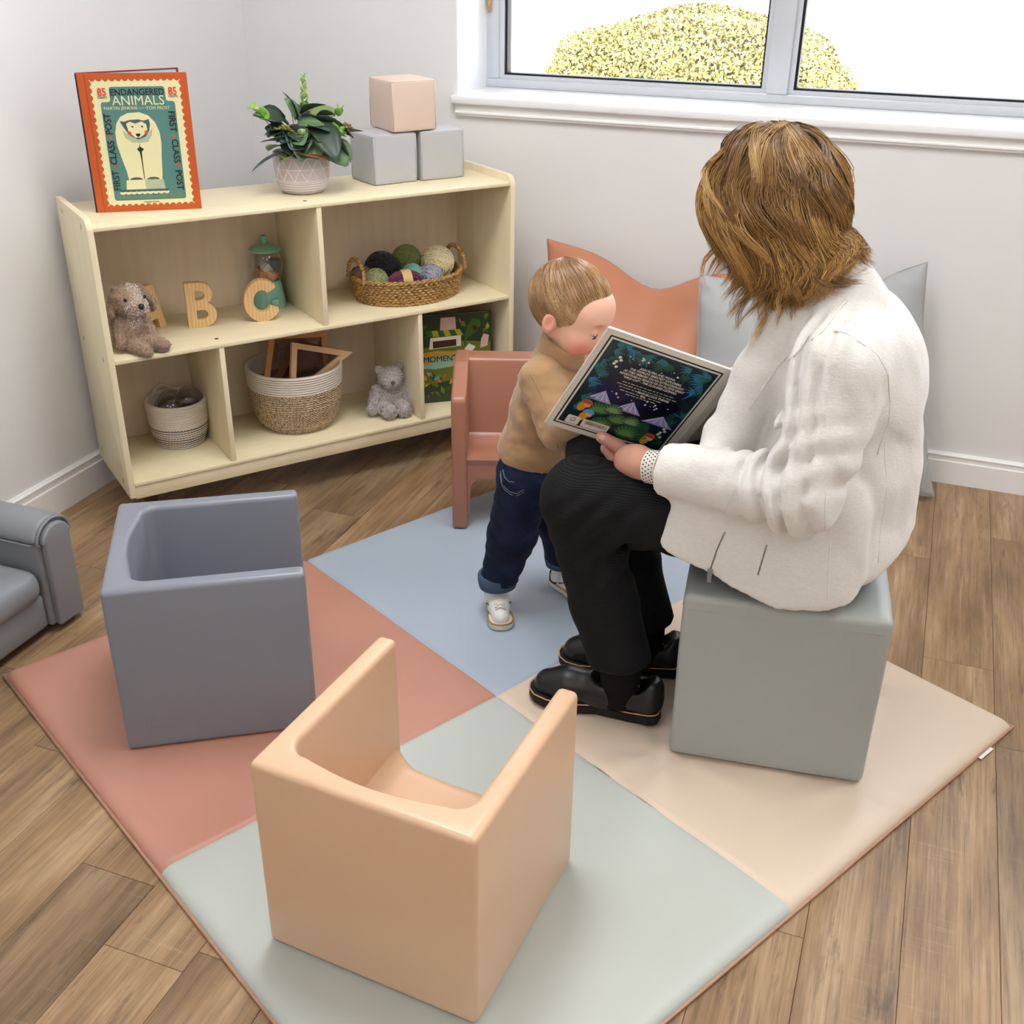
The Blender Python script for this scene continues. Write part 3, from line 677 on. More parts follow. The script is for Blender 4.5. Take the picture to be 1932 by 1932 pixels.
# ---- potted plant
pl = st('potted_plant', 'artificial mixed foliage in a pale mauve pot with white triangle lines', 'plant', .640, .175, ZT); pl.scale = (1.14, 1.14, 1.14)
M_POT = mcol('pot_mauve', 198, 186, 190, .7); M_POTL = mcol('pot_line_white', 236, 232, 232, .7); M_SOIL = mcol('dark_soil', 36, 28, 24, .9, bs=.6, bn=120, bd=.004)
pz = [(0, 0), (.046, 0), (.055, .006), (.063, .022), (.0675, .05), (.069, .095), (.0665, .0975), (.063, .096), (.060, .085), (.0, .083)]
pot = obj('pot', lathe(pz, 48), M_POT, pl, 50); obj('soil', lathe([(.061, .080), (.04, .087), (0, .089)], 24), M_SOIL, pl)
def potr(z): return float(np.interp(z, [0, .006, .022, .05, .095], [.046, .055, .063, .0675, .069]))+.0003
lb = nb(); npot = 14
def pl_line(p, q, n=7): tube(lb, [(potr(z)*math.cos(a), potr(z)*math.sin(a), z) for a, z in [(p[0]+(q[0]-p[0])*i/(n-1), p[1]+(q[1]-p[1])*i/(n-1)) for i in range(n)]], .0008, 4)
for k in range(npot):
    a = 2*math.pi*k/npot; h_ = math.pi/npot
    pl_line((a, .088), (a+h_, .062)); pl_line((a+2*h_, .088), (a+h_, .062)); pl_line((a+h_, .062), (a+2*h_, .034)); pl_line((a+h_, .062), (a, .034))
for z in (.088, .062, .034, .030, .024, .018, .012): pl_line((0, z), (2*math.pi, z), 49)
obj('line_pattern', lb, M_POTL, pot)
LEAFM = [mcol('leaf_blue_green', 66, 86, 84, .5, bs=.2, bn=60), mcol('leaf_dark', 44, 64, 50, .45), mcol('leaf_mid', 92, 122, 82, .5), mcol('leaf_olive', 122, 138, 84, .5), mcol('leaf_bright', 122, 176, 66, .45), mcol('leaf_pale', 176, 206, 130, .5), mcol('leaf_brown', 118, 78, 40, .6)]
_leaf = {}
def leaf_me(kind, w, l, cupy, bend):
    key = (kind, w, l, cupy, bend)
    if key in _leaf: return _leaf[key]
    V = []; F = []; n = 7; m = 5
    for i in range(n):
        t = i/(n-1); wd = w*math.sin(math.pi*min(1, .06+t*.92))**(.7 if kind == 'round' else .95)*(1 if kind == 'round' else (1.15-.35*t))
        for j in range(m):
            s_ = (j/(m-1)*2-1); V.append((wd*s_, l*t, bend*t*t*l+cupy*abs(s_)**1.5*wd))
    for i in range(n-1):
        for j in range(m-1): F.append((i*m+j, i*m+j+1, (i+1)*m+j+1, (i+1)*m+j))
    k = len(V); V += [(x, y, z-.0006) for x, y, z in V]; F += [tuple(reversed([q+k for q in f])) for f in F]
    rim = [j for j in range(m)]+[i*m+m-1 for i in range(1, n)]+[(n-1)*m+j for j in range(m-2, -1, -1)]+[i*m for i in range(n-2, 0, -1)]
    for a, b in zip(rim, rim[1:]+rim[:1]): F.append((b, a, a+k, b+k))
    me = bpy.data.meshes.new('leaf'); me.from_pydata(V, [], F); me.update(); me.shade_smooth(); _leaf[key] = me; return me
def leaf(parent, base, dirv, kind, w, l, mi, roll=0, cupy=.25, bend=-.25):
    me0 = leaf_me(kind, w, l, cupy, bend); key = (kind, w, l, cupy, bend, mi)
    if key not in _leaf: me = me0.copy(); me.materials.append(LEAFM[mi]); _leaf[key] = me
    o = bpy.data.objects.new('leaf', _leaf[key]); COL.objects.link(o); o.parent = parent
    d = Vector(dirv).normalized(); zc = Vector((0, 0, 1)) if abs(d.z) < .95 else Vector((0, -1, 0))
    x = d.cross(zc).normalized(); z = x.cross(d); M = Matrix((x, d, z)).transposed() @ Matrix.Rotation(roll, 3, 'Y')
    o.matrix_local = Matrix.Translation(base) @ M.to_4x4(); return o
# local frame of the plant: x along the shelf (right), y back, -y faces the viewer
VL = [  # (x, y, z base) (dir) kind w l mat roll
 ((-.02, -.02, .10), (-.9, -.35, .42), 'long', .021, .105, 0, .3), ((-.03, 0, .12), (-.65, .2, .75), 'round', .024, .07, 1, .2), ((-.01, -.01, .155), (-.25, -.15, .95), 'round', .022, .05, 2, .9),
 ((-.03, -.01, .085), (-1.0, -.3, -.02), 'long', .011, .115, 0, .2), ((0, -.02, .165), (.32, -.25, -.45), 'long', .022, .088, 0, .6), ((0, -.02, .17), (.45, -.3, .35), 'long', .02, .06, 1, -.3),
 ((.02, -.03, .16), (.75, -.2, -.18), 'long', .021, .10, 1, -.5), ((.03, -.045, .15), (.02, -.55, -.8), 'long', .027, .105, 1, .3), ((.055, -.03, .12), (.55, -.4, -.6), 'round', .032, .08, 0, -.4),
 ((.05, -.04, .10), (.25, -.6, -.55), 'round', .025, .07, 2, .4), ((.04, -.02, .11), (.95, -.3, .38), 'long', .016, .10, 0, -.5), ((-.02, -.04, .12), (-.3, -.6, -.3), 'round', .03, .06, 1, .2),
 ((-.005, -.05, .115), (.1, -.55, -.65), 'round', .026, .055, 3, .5), ((-.02, -.05, .12), (-.15, -.5, -.7), 'round', .022, .06, 2, -.4), ((-.03, -.03, .09), (-.75, -.45, -.1), 'long', .014, .06, 3, .5),
 ((-.05, -.02, .10), (-.8, -.4, .15), 'round', .02, .05, 3, .2), ((.0, -.05, .09), (.3, -.9, .02), 'round', .04, .055, 6, .15), ((.03, .0, .13), (.6, .1, .65), 'round', .024, .06, 1, .5),
 ((.06, .01, .13), (.9, .15, .2), 'long', .018, .07, 1, .1), ((-.045, 0, .12), (-.75, -.1, .3), 'round', .018, .045, 4, .5), ((.06, -.04, .10), (.5, -.75, -.35), 'round', .022, .06, 2, .6),
 ((.02, -.055, .10), (.2, -.8, -.5), 'long', .014, .05, 2, .2), ((-.04, -.045, .085), (-.6, -.7, .05), 'round', .016, .04, 3, .3), ((-.02, .02, .14), (-.4, .5, .55), 'round', .022, .05, 0, .4),
 ((.02, .03, .14), (.2, .6, .6), 'long', .02, .07, 1, .4), ((0, .0, .16), (-.1, .3, .75), 'long', .018, .06, 1, .8), ((-.015, -.03, .15), (.55, -.4, .1), 'long', .013, .06, 2, .6), ((.045, 0, .15), (.7, -.1, .3), 'round', .02, .045, 1, -.6)]
rv = random.Random(4)
for _ in range(22):
    an = rv.uniform(0, 6.28); VL.append(((.035*math.cos(an), .03*math.sin(an)-.012, rv.uniform(.10, .16)), (math.cos(an), math.sin(an)-.25, rv.uniform(-.1, .75)), rv.choice(['round', 'round', 'long']), rv.choice([.019, .023, .026]), rv.choice([.05, .06, .07]), rv.choice([0, 1, 1, 2, 1, 3]), rv.choice([-.6, 0, .5])))
for b_, d_, k_, w_, l_, mi, ro in VL: leaf(pl, (b_[0], b_[1], b_[2]+.016), (d_[0], d_[1], max(d_[2], -.30 if abs(d_[0]) < .5 else -.45)), k_, round(w_*1.35, 4), round(l_*1.08, 4), mi, ro)
M_STEM = mcol('stem_green', 96, 112, 66, .6)
for tip in ((-.105, -.02, .195), (-.02, -.01, .19), (.01, -.02, .255), (.09, -.02, .17), (.0, -.04, .13), (-.05, -.03, .14), (.05, -.03, .14), (-.045, -.02, .10)):
    obj('stem', tube(nb(), [(tip[0]*.15, tip[1]*.15, .084), (tip[0]*.5, tip[1]*.4, .06+tip[2]*.38), tip], [.0016, .0013, .0008], 5), M_STEM, pl, True)
def sprig(tip, dirv, n, mi, ll):
    d = Vector(dirv).normalized()
    for k in range(n):
        for s_ in (-1, 1):
            an = k*1.9; pd = d.orthogonal().normalized(); pd.rotate(Matrix.Rotation(an, 3, d)); b_ = Vector(tip)-d*(n-1-k)*ll*.55
            leaf(pl, b_, pd*s_*.8+d*.9, 'round', ll*.45*(1-.4*k/n), ll*(1-.45*k/n), mi if k > 1 else 4, 0, .3, .2)
sprig((.012, -.022, .268), (.03, 0, 1), 7, 5, .022); sprig((-.118, -.022, .205), (-.75, 0, .66), 4, 5, .026); sprig((.105, -.01, .185), (.2, 0, .9), 2, 5, .022)
def berries(c, rad, n, m):
    r0 = random.Random(int(c[0]*1e4)+5); bm = nb()
    for _ in range(n):
        d = Vector((r0.gauss(0, 1), r0.gauss(0, 1), r0.gauss(0, 1)+.5)).normalized()*rad*r0.uniform(.7, 1.05)
        bmesh.ops.create_icosphere(bm, subdivisions=1, radius=.0032*r0.uniform(.8, 1.2), matrix=Matrix.Translation(Vector(c)+Vector((d.x, d.y, d.z*.75))))
    o = obj('berry_cluster', bm, m, pl, True); o['kind'] = 'stuff'
M_BERRY = mcol('berry_olive', 140, 138, 48, .5, var=.35, ns=90); M_BERRYB = mcol('berry_brown', 146, 104, 56, .5, var=.3, ns=90)
berries((-.052, -.03, .145), .026, 90, M_BERRY); berries((.022, -.045, .132), .022, 70, M_BERRY); berries((.112, -.03, .148), .014, 40, M_BERRYB)
def rosette(c, n, l, mi, fat):
    r0 = random.Random(n)
    for k in range(n):
        a = k*2.4; e_ = .25+.75*k/n
        bm = nb(); bmesh.ops.create_icosphere(bm, subdivisions=2, radius=1)
        o = obj('succulent_leaf', bm, LEAFM[mi], pl, True); d = Vector((math.cos(a)*(1.1-e_), math.sin(a)*(1.1-e_)-.35, e_*.8)).normalized()
        o.matrix_local = Matrix.Translation(Vector(c)+d*l*.55) @ d.to_track_quat('Z', 'Y').to_matrix().to_4x4() @ Matrix.Diagonal((fat, fat*.8, l*.62, 1))
rosette((.075, -.045, .138), 10, .03, 4, .0095)
for k in range(6):
    leaf(pl, (-.012, -.055, .135), (math.cos(k*1.05)*.8, -.6, math.sin(k*1.05)*.8), 'round', .013, .026, 5, 0, .5, .3)

# ---- three soft vinyl blocks
M_LG = vinyl('vinyl_pale_grey', S(186, 187, 190), .45); M_PK = vinyl('vinyl_blush', S(222, 200, 186), .45)
def block(name, label, a, b, z, rz, m, s=.143):
    t = st(name, label, 'block', a, b, z, rz, 'soft vinyl blocks'); soft_cube('cushion', m, t, s, s-.003, .007, .004, int(a*100), 8)
    pb = nb(); h_ = s/2-.0015
    for x in (-1, 1):
        for y in (-1, 1): tube(pb, [(x*h_, y*h_, .006), (x*(h_+.0005), y*(h_+.0005), s*.5), (x*h_, y*h_, s-.009)], .0017, 5)
    for zz in (.0035, s-.0065): tube(pb, [(-h_, -h_, zz), (h_, -h_, zz), (h_, h_, zz), (-h_, h_, zz), (-h_, -h_, zz)], .0015, 5)
    obj('seam_welt', pb, m, t, True); return t
block('soft_block', 'pale grey vinyl block nearer the potted plant, carrying the blush block', .9165, .2165, ZT, R(3), M_LG)
block('soft_block', 'pale grey vinyl block at the right end of the shelf top', 1.078, .215, ZT, R(-1), M_LG)
block('soft_block', 'blush pink vinyl block stacked on the two grey blocks', .985, .218, ZT+.1435, R(2), M_PK)

# ---- plush helper
def fur_on(name, V, F, m, parent, n, ln, rad, seed, lie=(0, 0, -.5), keep=None):
    r0 = np.random.default_rng(seed); a, b, c = V[F[:, 0]], V[F[:, 1]], V[F[:, 2]]; nn = np.cross(b-a, c-a); ar = np.linalg.norm(nn, axis=1); pk = r0.choice(len(F), n, p=ar/ar.sum())
    u = r0.random((n, 1)); v = r0.random((n, 1)); P = a[pk]+(b[pk]-a[pk])*u+(V[F[pk, 3]]-a[pk])*v; N = nn[pk]/ar[pk][:, None]
    if keep is not None: k = keep(P, N); P, N = P[k], N[k]; n = len(P)
    D = N*.7+np.array(lie)*.6+r0.normal(0, .45, (n, 3)); D /= np.linalg.norm(D, axis=1, keepdims=True); t = np.linspace(0, 1, 4)[None, :, None]
    L_ = ln*(.6+.8*r0.random((n, 1, 1))); curl = r0.normal(0, .4, (n, 1, 3)); P3 = P[:, None]-N[:, None]*.0006+D[:, None]*t*L_+curl*t*t*L_*.5
    rd = rad*np.array([1, .95, .7, .25])[None, :]*np.ones((n, 1)); o = strands(name, P3, rd, m, parent, 3, r0.random(n)); o['kind'] = 'stuff'; return o
def fur_mat(name, ca, cb, cc):
    m, t, p = base_mat(name, .8, .2, .3); at = t.add('ShaderNodeAttribute', attribute_name='rnd'); t.link(t.ramp(at.outputs['Fac'], [(.1, ca), (.5, cb), (.9, cc)]), p.inputs['Base Color']); return m
# ---- plush dog
dg_ = st('plush_dog', 'shaggy beige plush dog with white muzzle sitting against the shelf side', 'plush toy', .098, .085, ZM, R(-4))
def dogf(P):
    d = ell(P, (-.012, .0, .052), (.043, .040, .058)); d = smin(d, ell(P, (-.008, -.012, .136), (.043, .041, .042)), .014); d = smin(d, ell(P, (.010, -.046, .126), (.026, .024, .022)), .010)
    d = smin(d, cap(P, (-.018, -.025, .022), (.008, -.088, .016), .021, .018), .008); d = smin(d, cap(P, (.012, -.02, .024), (.056, -.068, .018), .020, .018), .008)
    d = smin(d, cap(P, (-.040, -.006, .082), (-.046, -.035, .028), .015, .014), .008); d = smin(d, cap(P, (.025, -.006, .085), (.042, -.028, .032), .015, .014), .008)
    d = smin(d, cap(P, (-.038, .0, .160), (-.056, -.012, .106), .013, .019, ((1, .2, 0), .5)), .006); d = smin(d, cap(P, (.028, .0, .162), (.054, -.006, .116), .013, .018, ((1, .2, 0), .5)), .006)
    return d+.0022*vnoise(P, 120, 3)
Vd, Fd = sdf(dogf, (-.08, -.12, -.005), (.095, .06, .185), .0035); Vd[:, 2] = np.maximum(Vd[:, 2], .0005)
MD = mcol('plush_beige', 160, 134, 114, .9, var=.15, ns=60, sheen=.3); obj('body', np_mesh('body', Vd, Fd), MD, dg_, True)
whd = lambda P: (ell(P, (.010, -.050, .122), (.032, .034, .026)) < .004) | (ell(P, (.006, -.035, .165), (.014, .035, .028)) < .004) | (ell(P, (.004, -.04, .088), (.022, .02, .022)) < .004)
fur_on('fur', Vd, Fd, fur_mat('fur_beige', S(138, 112, 94), S(174, 148, 128), S(198, 174, 154)), dg_, 6500, .0042, .0010, 1, keep=lambda P, N: ~whd(P))
fur_on('white_fur', Vd, Fd, fur_mat('fur_white', S(230, 222, 214), S(244, 240, 236), S(252, 251, 250)), dg_, 9000, .0036, .0009, 2, keep=lambda P, N: whd(P))
for c, r_ in (((.014, -.072, .131), .008), ((-.020, -.050, .146), .0045), ((.030, -.046, .148), .0045)):
    bm = nb(); bmesh.ops.create_uvsphere(bm, u_segments=12, v_segments=8, radius=r_); obj('nose' if r_ > .005 else 'eye', bm, mcol('plush_nose', 44, 32, 30, .35), dg_, True, loc=c)
# ---- small grey bear
br_ = st('plush_bear', 'small speckled grey plush bear sitting on the bottom shelf', 'plush toy', .856, .118, ZL, R(-6))
def brf(P):
    d = ell(P, (0, 0, .05), (.045, .038, .052)); d = smin(d, ell(P, (.002, -.01, .118), (.040, .034, .034)), .012); d = smin(d, ell(P, (-.006, -.038, .112), (.024, .018, .019)), .008)
    for s_ in (-1, 1):
        d = smin(d, ell(P, (s_*.034+.002, 0, .146), (.013, .008, .013)), .006); d = smin(d, cap(P, (s_*.028, -.02, .024), (s_*.024, -.062, .024), .022, .023), .008)
        d = smin(d, cap(P, (s_*.042, -.002, .078), (s_*.064, -.02, .026), .018, .019), .01)
    return d+.0018*vnoise(P, 140, 4)
Vb, Fb = sdf(brf, (-.095, -.10, -.005), (.095, .05, .17), .0035); Vb[:, 2] = np.maximum(Vb[:, 2], .0005)
obj('body', np_mesh('body', Vb, Fb), mcol('plush_grey', 170, 162, 158, .9, var=.4, ns=120), br_, True)
fur_on('fur', Vb, Fb, fur_mat('fur_speckle', S(120, 110, 108), S(204, 197, 192), S(242, 239, 236)), br_, 7500, .0038, .0009, 3)
bm = nb(); bmesh.ops.create_uvsphere(bm, u_segments=12, v_segments=8, radius=.0068); obj('nose', bm, mcol('bear_nose_brown', 92, 72, 58, .5), br_, True, loc=(-.007, -.056, .117))

# ---- wooden letters
def pine():
    m, t, p = base_mat('pine_wood', .5, .35); v = coord(t, (1, 1, .15)); w = t.add('ShaderNodeTexWave', bands_direction='X'); w.inputs['Scale'].default_value = 32; w.inputs['Distortion'].default_value = 6; w.inputs['Detail'].default_value = 2
    t.link(v, w.inputs['Vector']); t.link(t.mix(w.outputs['Fac'], S(222, 182, 126), S(234, 200, 148)), p.inputs['Base Color']); return m
M_PINE = pine()
def glyph(name, loops, th, m, parent):
    """solid letter from an outer loop and holes (x,z), extruded along y"""
    c = bpy.data.curves.new(name, 'CURVE'); c.dimensions = '2D'; c.fill_mode = 'BOTH'; c.extrude = th/2; c.bevel_depth = .0012; c.bevel_resolution = 1
    for lp in loops:
        s_ = c.splines.new('POLY'); s_.points.add(len(lp)-1); s_.use_cyclic_u = True
        for p_, (x, y) in zip(s_.points, lp): p_.co = (x, y, 0, 1)
    me = curve_mesh(name, c)
    me.transform(Matrix.Rotation(R(90), 4, 'X')); me.materials.clear(); return obj(name, me, m, parent, 40)
def letter(ch, label, loops, a, b, rz, tilt=0):
    t = st('wooden_letter', label, 'letter', a, b, ZM+.0012, rz, 'wooden alphabet letters'); o = glyph('letter_body', loops, .022, M_PINE, t)
    if tilt: o.rotation_euler = (-tilt, 0, 0)
    return t
LH = .125
A_out = [(-.046, 0), (-.024, 0), (-.016, .028), (.016, .028), (.024, 0), (.046, 0), (.012, LH), (-.012, LH)]; A_in = [(-.010, .048), (0, .088), (.010, .048)]
letter('A', 'pine wood letter A standing behind the plush dog', [A_out, A_in], .176, .222, R(30))
def Bl():
    o = [(-.036, 0), (.006, 0)]+[(.006+.030*math.cos(a), .034+.034*math.sin(a)) for a in np.linspace(-math.pi/2, math.pi*.36, 9)]+[(.002+.028*math.cos(a), .094+.031*math.sin(a)) for a in np.linspace(-math.pi*.33, math.pi/2, 8)]+[(-.036, LH)]
    h1 = [(-.014, .020), (.004, .020)]+[(.004+.012*math.cos(a), .0345+.0145*math.sin(a)) for a in np.linspace(-math.pi/2, math.pi/2, 7)]+[(-.014, .049)]; h2 = [(-.014, .075), (.000, .075)]+[(.000+.012*math.cos(a), .090+.014*math.sin(a)) for a in np.linspace(-math.pi/2, math.pi/2, 7)]+[(-.014, .104)]
    return [o, h1, h2]
letter('B', 'pine wood letter B standing in the middle of the upper left compartment', Bl(), .310, .18, R(-12)).scale = (1.1, 1, 1)
Cc = [(.047*math.cos(a), .0625+.0625*math.sin(a)) for a in np.linspace(R(42), R(330), 26)]+[(.024*math.cos(a), .0625+.037*math.sin(a)) for a in np.linspace(R(325), R(48), 22)]
letter('C', 'pine wood letter C leaning in front of the teal candy jar', [Cc], .476, .145, R(-14), R(-10)).scale = (1.08, 1, 1)

# ---- candy jar
cj = st('candy_jar', 'teal candy machine jar with round glass bowl behind the letter C', 'jar', .543, .268, ZM)
M_TEALG = plain('glazed_teal', S(142, 204, 190), .12, .6, .03, 5); M_TLID = plain('lid_green', S(128, 184, 158), .3, .5, .03)
def clear(name, c, al=.22):
    m, t, p = base_mat(name, .03, .5); tr = t.add('ShaderNodeBsdfTransparent'); tr.inputs[0].default_value = c; mx = t.add('ShaderNodeMixShader'); g = t.add('ShaderNodeBsdfGlossy', i_Roughness=.03); lw = t.add('ShaderNodeLayerWeight', i_Blend=.25)
    t.link(t.math('ADD', t.math('MULTIPLY', lw.outputs['Facing'], .8), .07), mx.inputs[0]); t.link(tr.outputs[0], mx.inputs[1]); t.link(g.outputs[0], mx.inputs[2]); t.link(mx.outputs[0], t.n['Material Output'].inputs['Surface']); return m
M_CLEAR = clear('clear_glass', (.97, .98, .97, 1)); M_SMOKE = clear('smoky_plastic', (.80, .77, .80, 1))
obj('base', lathe([(.050, 0), (.051, .004), (.047, .03), (.040, .072), (.036, .080), (.0, .080)], 36), M_TEALG, cj, 40)
obj('bowl', lathe([(.030, .080), (.043, .094), (.0495, .118), (.048, .142), (.040, .162), (.036, .168)], 40, caps=False), M_CLEAR, cj, True)
obj('lid', lathe([(.038, .166), (.047, .169), (.047, .173), (.036, .181), (.018, .188), (.008, .190), (.0085, .196), (.0105, .203), (.008, .211), (0, .214)], 36), M_TLID, cj, 50)
obj('spout', bev(bx(nb(), (-.012, -.056, .012), (.012, -.03, .034)), .004, 3), M_TEALG, cj, True)
for k, (c, s_, mm) in enumerate((((-.018, -.014, .092), .013, (196, 140, 96)), ((.008, -.022, .090), .014, (204, 150, 104)), ((-.004, -.012, .110), .013, (198, 196, 176)), ((.026, -.004, .118), .016, (60, 78, 96)), ((.024, .0, .095), .015, (70, 88, 104)), ((-.02, .012, .094), .014, (176, 120, 84)), ((.006, .018, .096), .014, (150, 160, 150)))):
    tag(obj('toy_block', bev(bx(nb(), (-s_, -s_, -s_), (s_, s_, s_), Matrix.Rotation(k*.8, 4, 'Z') @ Matrix.Rotation(k*.5, 4, 'X')), .004, 2), mcol('jar_bead_%d' % k, *mm), None, 40), ['peach bead low at the front left inside the glass jar', 'peach bead at the bottom front inside the glass jar', 'pale grey bead in the middle inside the glass jar', 'navy bead high on the right inside the glass jar', 'slate blue bead low on the right inside the glass jar', 'brown bead at the back left inside the glass jar', 'grey green bead at the back inside the glass jar'][k], 'bead', 'wooden beads in the candy jar').matrix_world = Matrix.Translation(shw(.543, .268, ZM)) @ Matrix.Rotation(SHR, 4, 'Z') @ Matrix.Translation(Vector((c[0]*.95, c[1]*.95, c[2]+.006)))

# ---- woven oval basket with yarn
wbk = st('woven_basket', 'shallow oval seagrass basket full of yarn on the middle shelf', 'basket', .958, .168, ZM, R(2))
def seagrass():
    m, t, p = base_mat('seagrass_weave', .75, .25); v = coord(t, (1, 1, 2.5)); t.link(t.ramp(nz(t, v, 90, 4, .7), [(.3, S(92, 64, 34)), (.5, S(176, 138, 84)), (.7, S(222, 190, 134))]), p.inputs['Base Color']); return m
M_GRASS = seagrass(); RA, RB = .160, .118; bh = .074
wv = nb(); rows = 9; nseg = 120
for r_ in range(rows):
    z = .006+r_*(bh-.01)/(rows-1); fl_ = 1+.10*(z/bh); ph = r_ % 2
    tube(wv, [((RA*fl_+.0035*math.sin(math.pi*(i+ph)))*math.cos(2*math.pi*i/nseg)*(1+.022*math.cos(math.pi*(i+ph))), (RB*fl_)*math.sin(2*math.pi*i/nseg)*(1+.030*math.cos(math.pi*(i+ph))), z+.001*math.sin(i*2.1+r_)) for i in range(nseg+1)], [.0048*(1+.18*math.sin(i*1.7+r_)) for i in range(nseg+1)], 5, caps=False)
obj('weave', wv, M_GRASS, wbk, True)
obj('inner_wall', lathe([(.0, .003), (.95, .003), (.955, .01), (1.05, bh-.004)], 60, ex=RA*.97, ey=RB*.97, caps=False), M_GRASS, wbk, True)
def twist(n, f, r_): # two-strand rope rim
    bm = nb()
    for s_ in (0, math.pi):
        pts = []
        for i in range(n+1):
            c, d = f(i/n); an = i*1.3+s_; pts.append((c[0]+d[0]*r_*math.cos(an), c[1]+d[1]*r_*math.cos(an), c[2]+r_*math.sin(an)))
        tube(bm, pts, r_*.95, 6, caps=True)
    return bm
obj('rim', twist(150, lambda t: ((RA*1.10*math.cos(2*math.pi*t), RB*1.10*math.sin(2*math.pi*t), bh), (math.cos(2*math.pi*t), math.sin(2*math.pi*t))), .0036), M_GRASS, wbk, True)
obj('base_rope', twist(150, lambda t: ((RA*1.0*math.cos(2*math.pi*t), RB*1.0*math.sin(2*math.pi*t), .005), (math.cos(2*math.pi*t), math.sin(2*math.pi*t))), .0034), M_GRASS, wbk, True)
for sx in (-1, 1):
    obj('handle', twist(44, lambda t: ((sx*(RA*1.10-.004*math.sin(math.pi*t)), .055*math.cos(math.pi*t)*1.0, bh-.004+.062*math.sin(math.pi*t)**.7), (1, 0)), .0042), M_GRASS, wbk, True)
def yarn(label, a, b, z, r_, rgb, ex=1.0, rz=0.0, band=None, nm=0):
    t = st('yarn_ball' if ex < 1.3 else 'yarn_skein', label, 'yarn', a, b, z, rz, 'yarn in the oval basket')
    m = mcol('yarn_%d_%d_%d' % rgb, *rgb, .85, var=.2, ns=200, sheen=.2); bm = nb(); bmesh.ops.create_icosphere(bm, subdivisions=3, radius=r_*.95)
    for v in bm.verts: v.co.x *= ex
    obj('core', bm, m, t, True); r0 = np.random.default_rng(int(a*1e4)); K = 46; L_ = 26; th = np.linspace(0, 2*np.pi, L_)
    PP = []
    for k in range(K):
        if ex < 1.3:
            ax = r0.normal(size=3)*np.array([1, 1, .6]) if k > 22 else (np.array([.5, .3, .8])+r0.normal(0, .14, 3) if k % 2 else np.array([-.7, .2, .5])+r0.normal(0, .14, 3))
        else: ax = np.array([.25*np.sin(k), 1, .25*np.cos(k)])+r0.normal(0, .25, 3)
        ax /= np.linalg.norm(ax); u = np.cross(ax, [.3, .1, .9]); u /= np.linalg.norm(u); w = np.cross(ax, u); off = r0.uniform(-.55, .55)
        c = np.sqrt(1-off*off); p = (ax*off)[None]+c*(np.cos(th)[:, None]*u+np.sin(th)[:, None]*w); p *= r_*(1.0+.03*r0.random()); p[:, 0] *= ex; PP.append(p)
    o = strands('wraps', np.array(PP), np.full((K, L_), r_*.042), m, t, 5, r0.random(K))
    if band: obj('paper_band', lathe([(r_*1.08, -r_*.5), (r_*1.10, 0), (r_*1.08, r_*.5)], 28, caps=False), mcol('kraft_band', *band), t, True, rot=(0, R(90), 0))
Zy = ZM
yarn('black ball of yarn at the back of the oval basket', .893, .215, Zy+.078, .052, (16, 16, 22)); yarn('olive green ball of yarn highest at the back of the basket', .985, .225, Zy+.094, .045, (112, 122, 66)); yarn('cream ball of yarn at the right end of the basket', 1.065, .170, Zy+.088, .050, (232, 220, 178))
yarn('brown ball of yarn by the left basket handle', .815, .195, Zy+.066, .036, (128, 100, 74)); yarn('sage ball of yarn at the front left of the basket', .838, .140, Zy+.066, .037, (150, 158, 108)); yarn('teal ball of yarn between the maroon and cream yarn', .967, .150, Zy+.066, .033, (128, 184, 172))
yarn('lilac grey ball of yarn at the front right of the basket', 1.015, .122, Zy+.062, .036, (164, 166, 182)); yarn('maroon yarn skein with a tan paper band at the basket front', .918, .105, Zy+.066, .030, (112, 48, 76), 1.75, R(-8), (216, 178, 128))

# ---- rope baskets
def rope_mat(name, kind):
    m, t, p = base_mat(name, .85, .2); tc = t.add('ShaderNodeTexCoord'); sp = t.add('ShaderNodeSeparateXYZ'); t.link(tc.outputs['Object'], sp.inputs[0])
    v = coord(t, (1, 1, 1)); n_ = nz(t, v, 260, 2)
    cream = t.mix(n_, S(206, 196, 184), S(236, 228, 218))
    ang = t.math('ARCTAN2', sp.outputs['Y'], sp.outputs['X'])
    if kind == 'small':
        zz = t.math('MULTIPLY', sp.outputs['Z'], 1/.0078); zig = t.math('ABSOLUTE', t.math('SUBTRACT', t.math('FRACT', t.math('MULTIPLY', ang, 9)), .5)); zf = t.math('FRACT', t.math('ADD', zz, t.math('MULTIPLY', zig, .55)))
        ln = t.math('LESS_THAN', zf, .34); low = t.math('LESS_THAN', sp.outputs['Z'], .066); t.link(t.mix(t.math('MULTIPLY', ln, low), cream, S(52, 46, 46)), p.inputs['Base Color'])
    else:
        tw_ = t.math('FRACT', t.math('ADD', t.math('MULTIPLY', ang, 14), t.math('MULTIPLY', sp.outputs['Z'], 128))); nn_ = nz(t, coord(t, (1, 1, 1.6)), 190, 3, .7)
        dark = t.math('GREATER_THAN', t.math('ADD', t.math('MULTIPLY', tw_, .25), nn_), .66); tw = t.mix(dark, S(208, 186, 156), S(112, 88, 64)); hi_ = t.math('GREATER_THAN', sp.outputs['Z'], .134); t.link(t.mix(hi_, tw, cream), p.inputs['Base Color'])
    bump(t, p, n_, .3, .001); return m
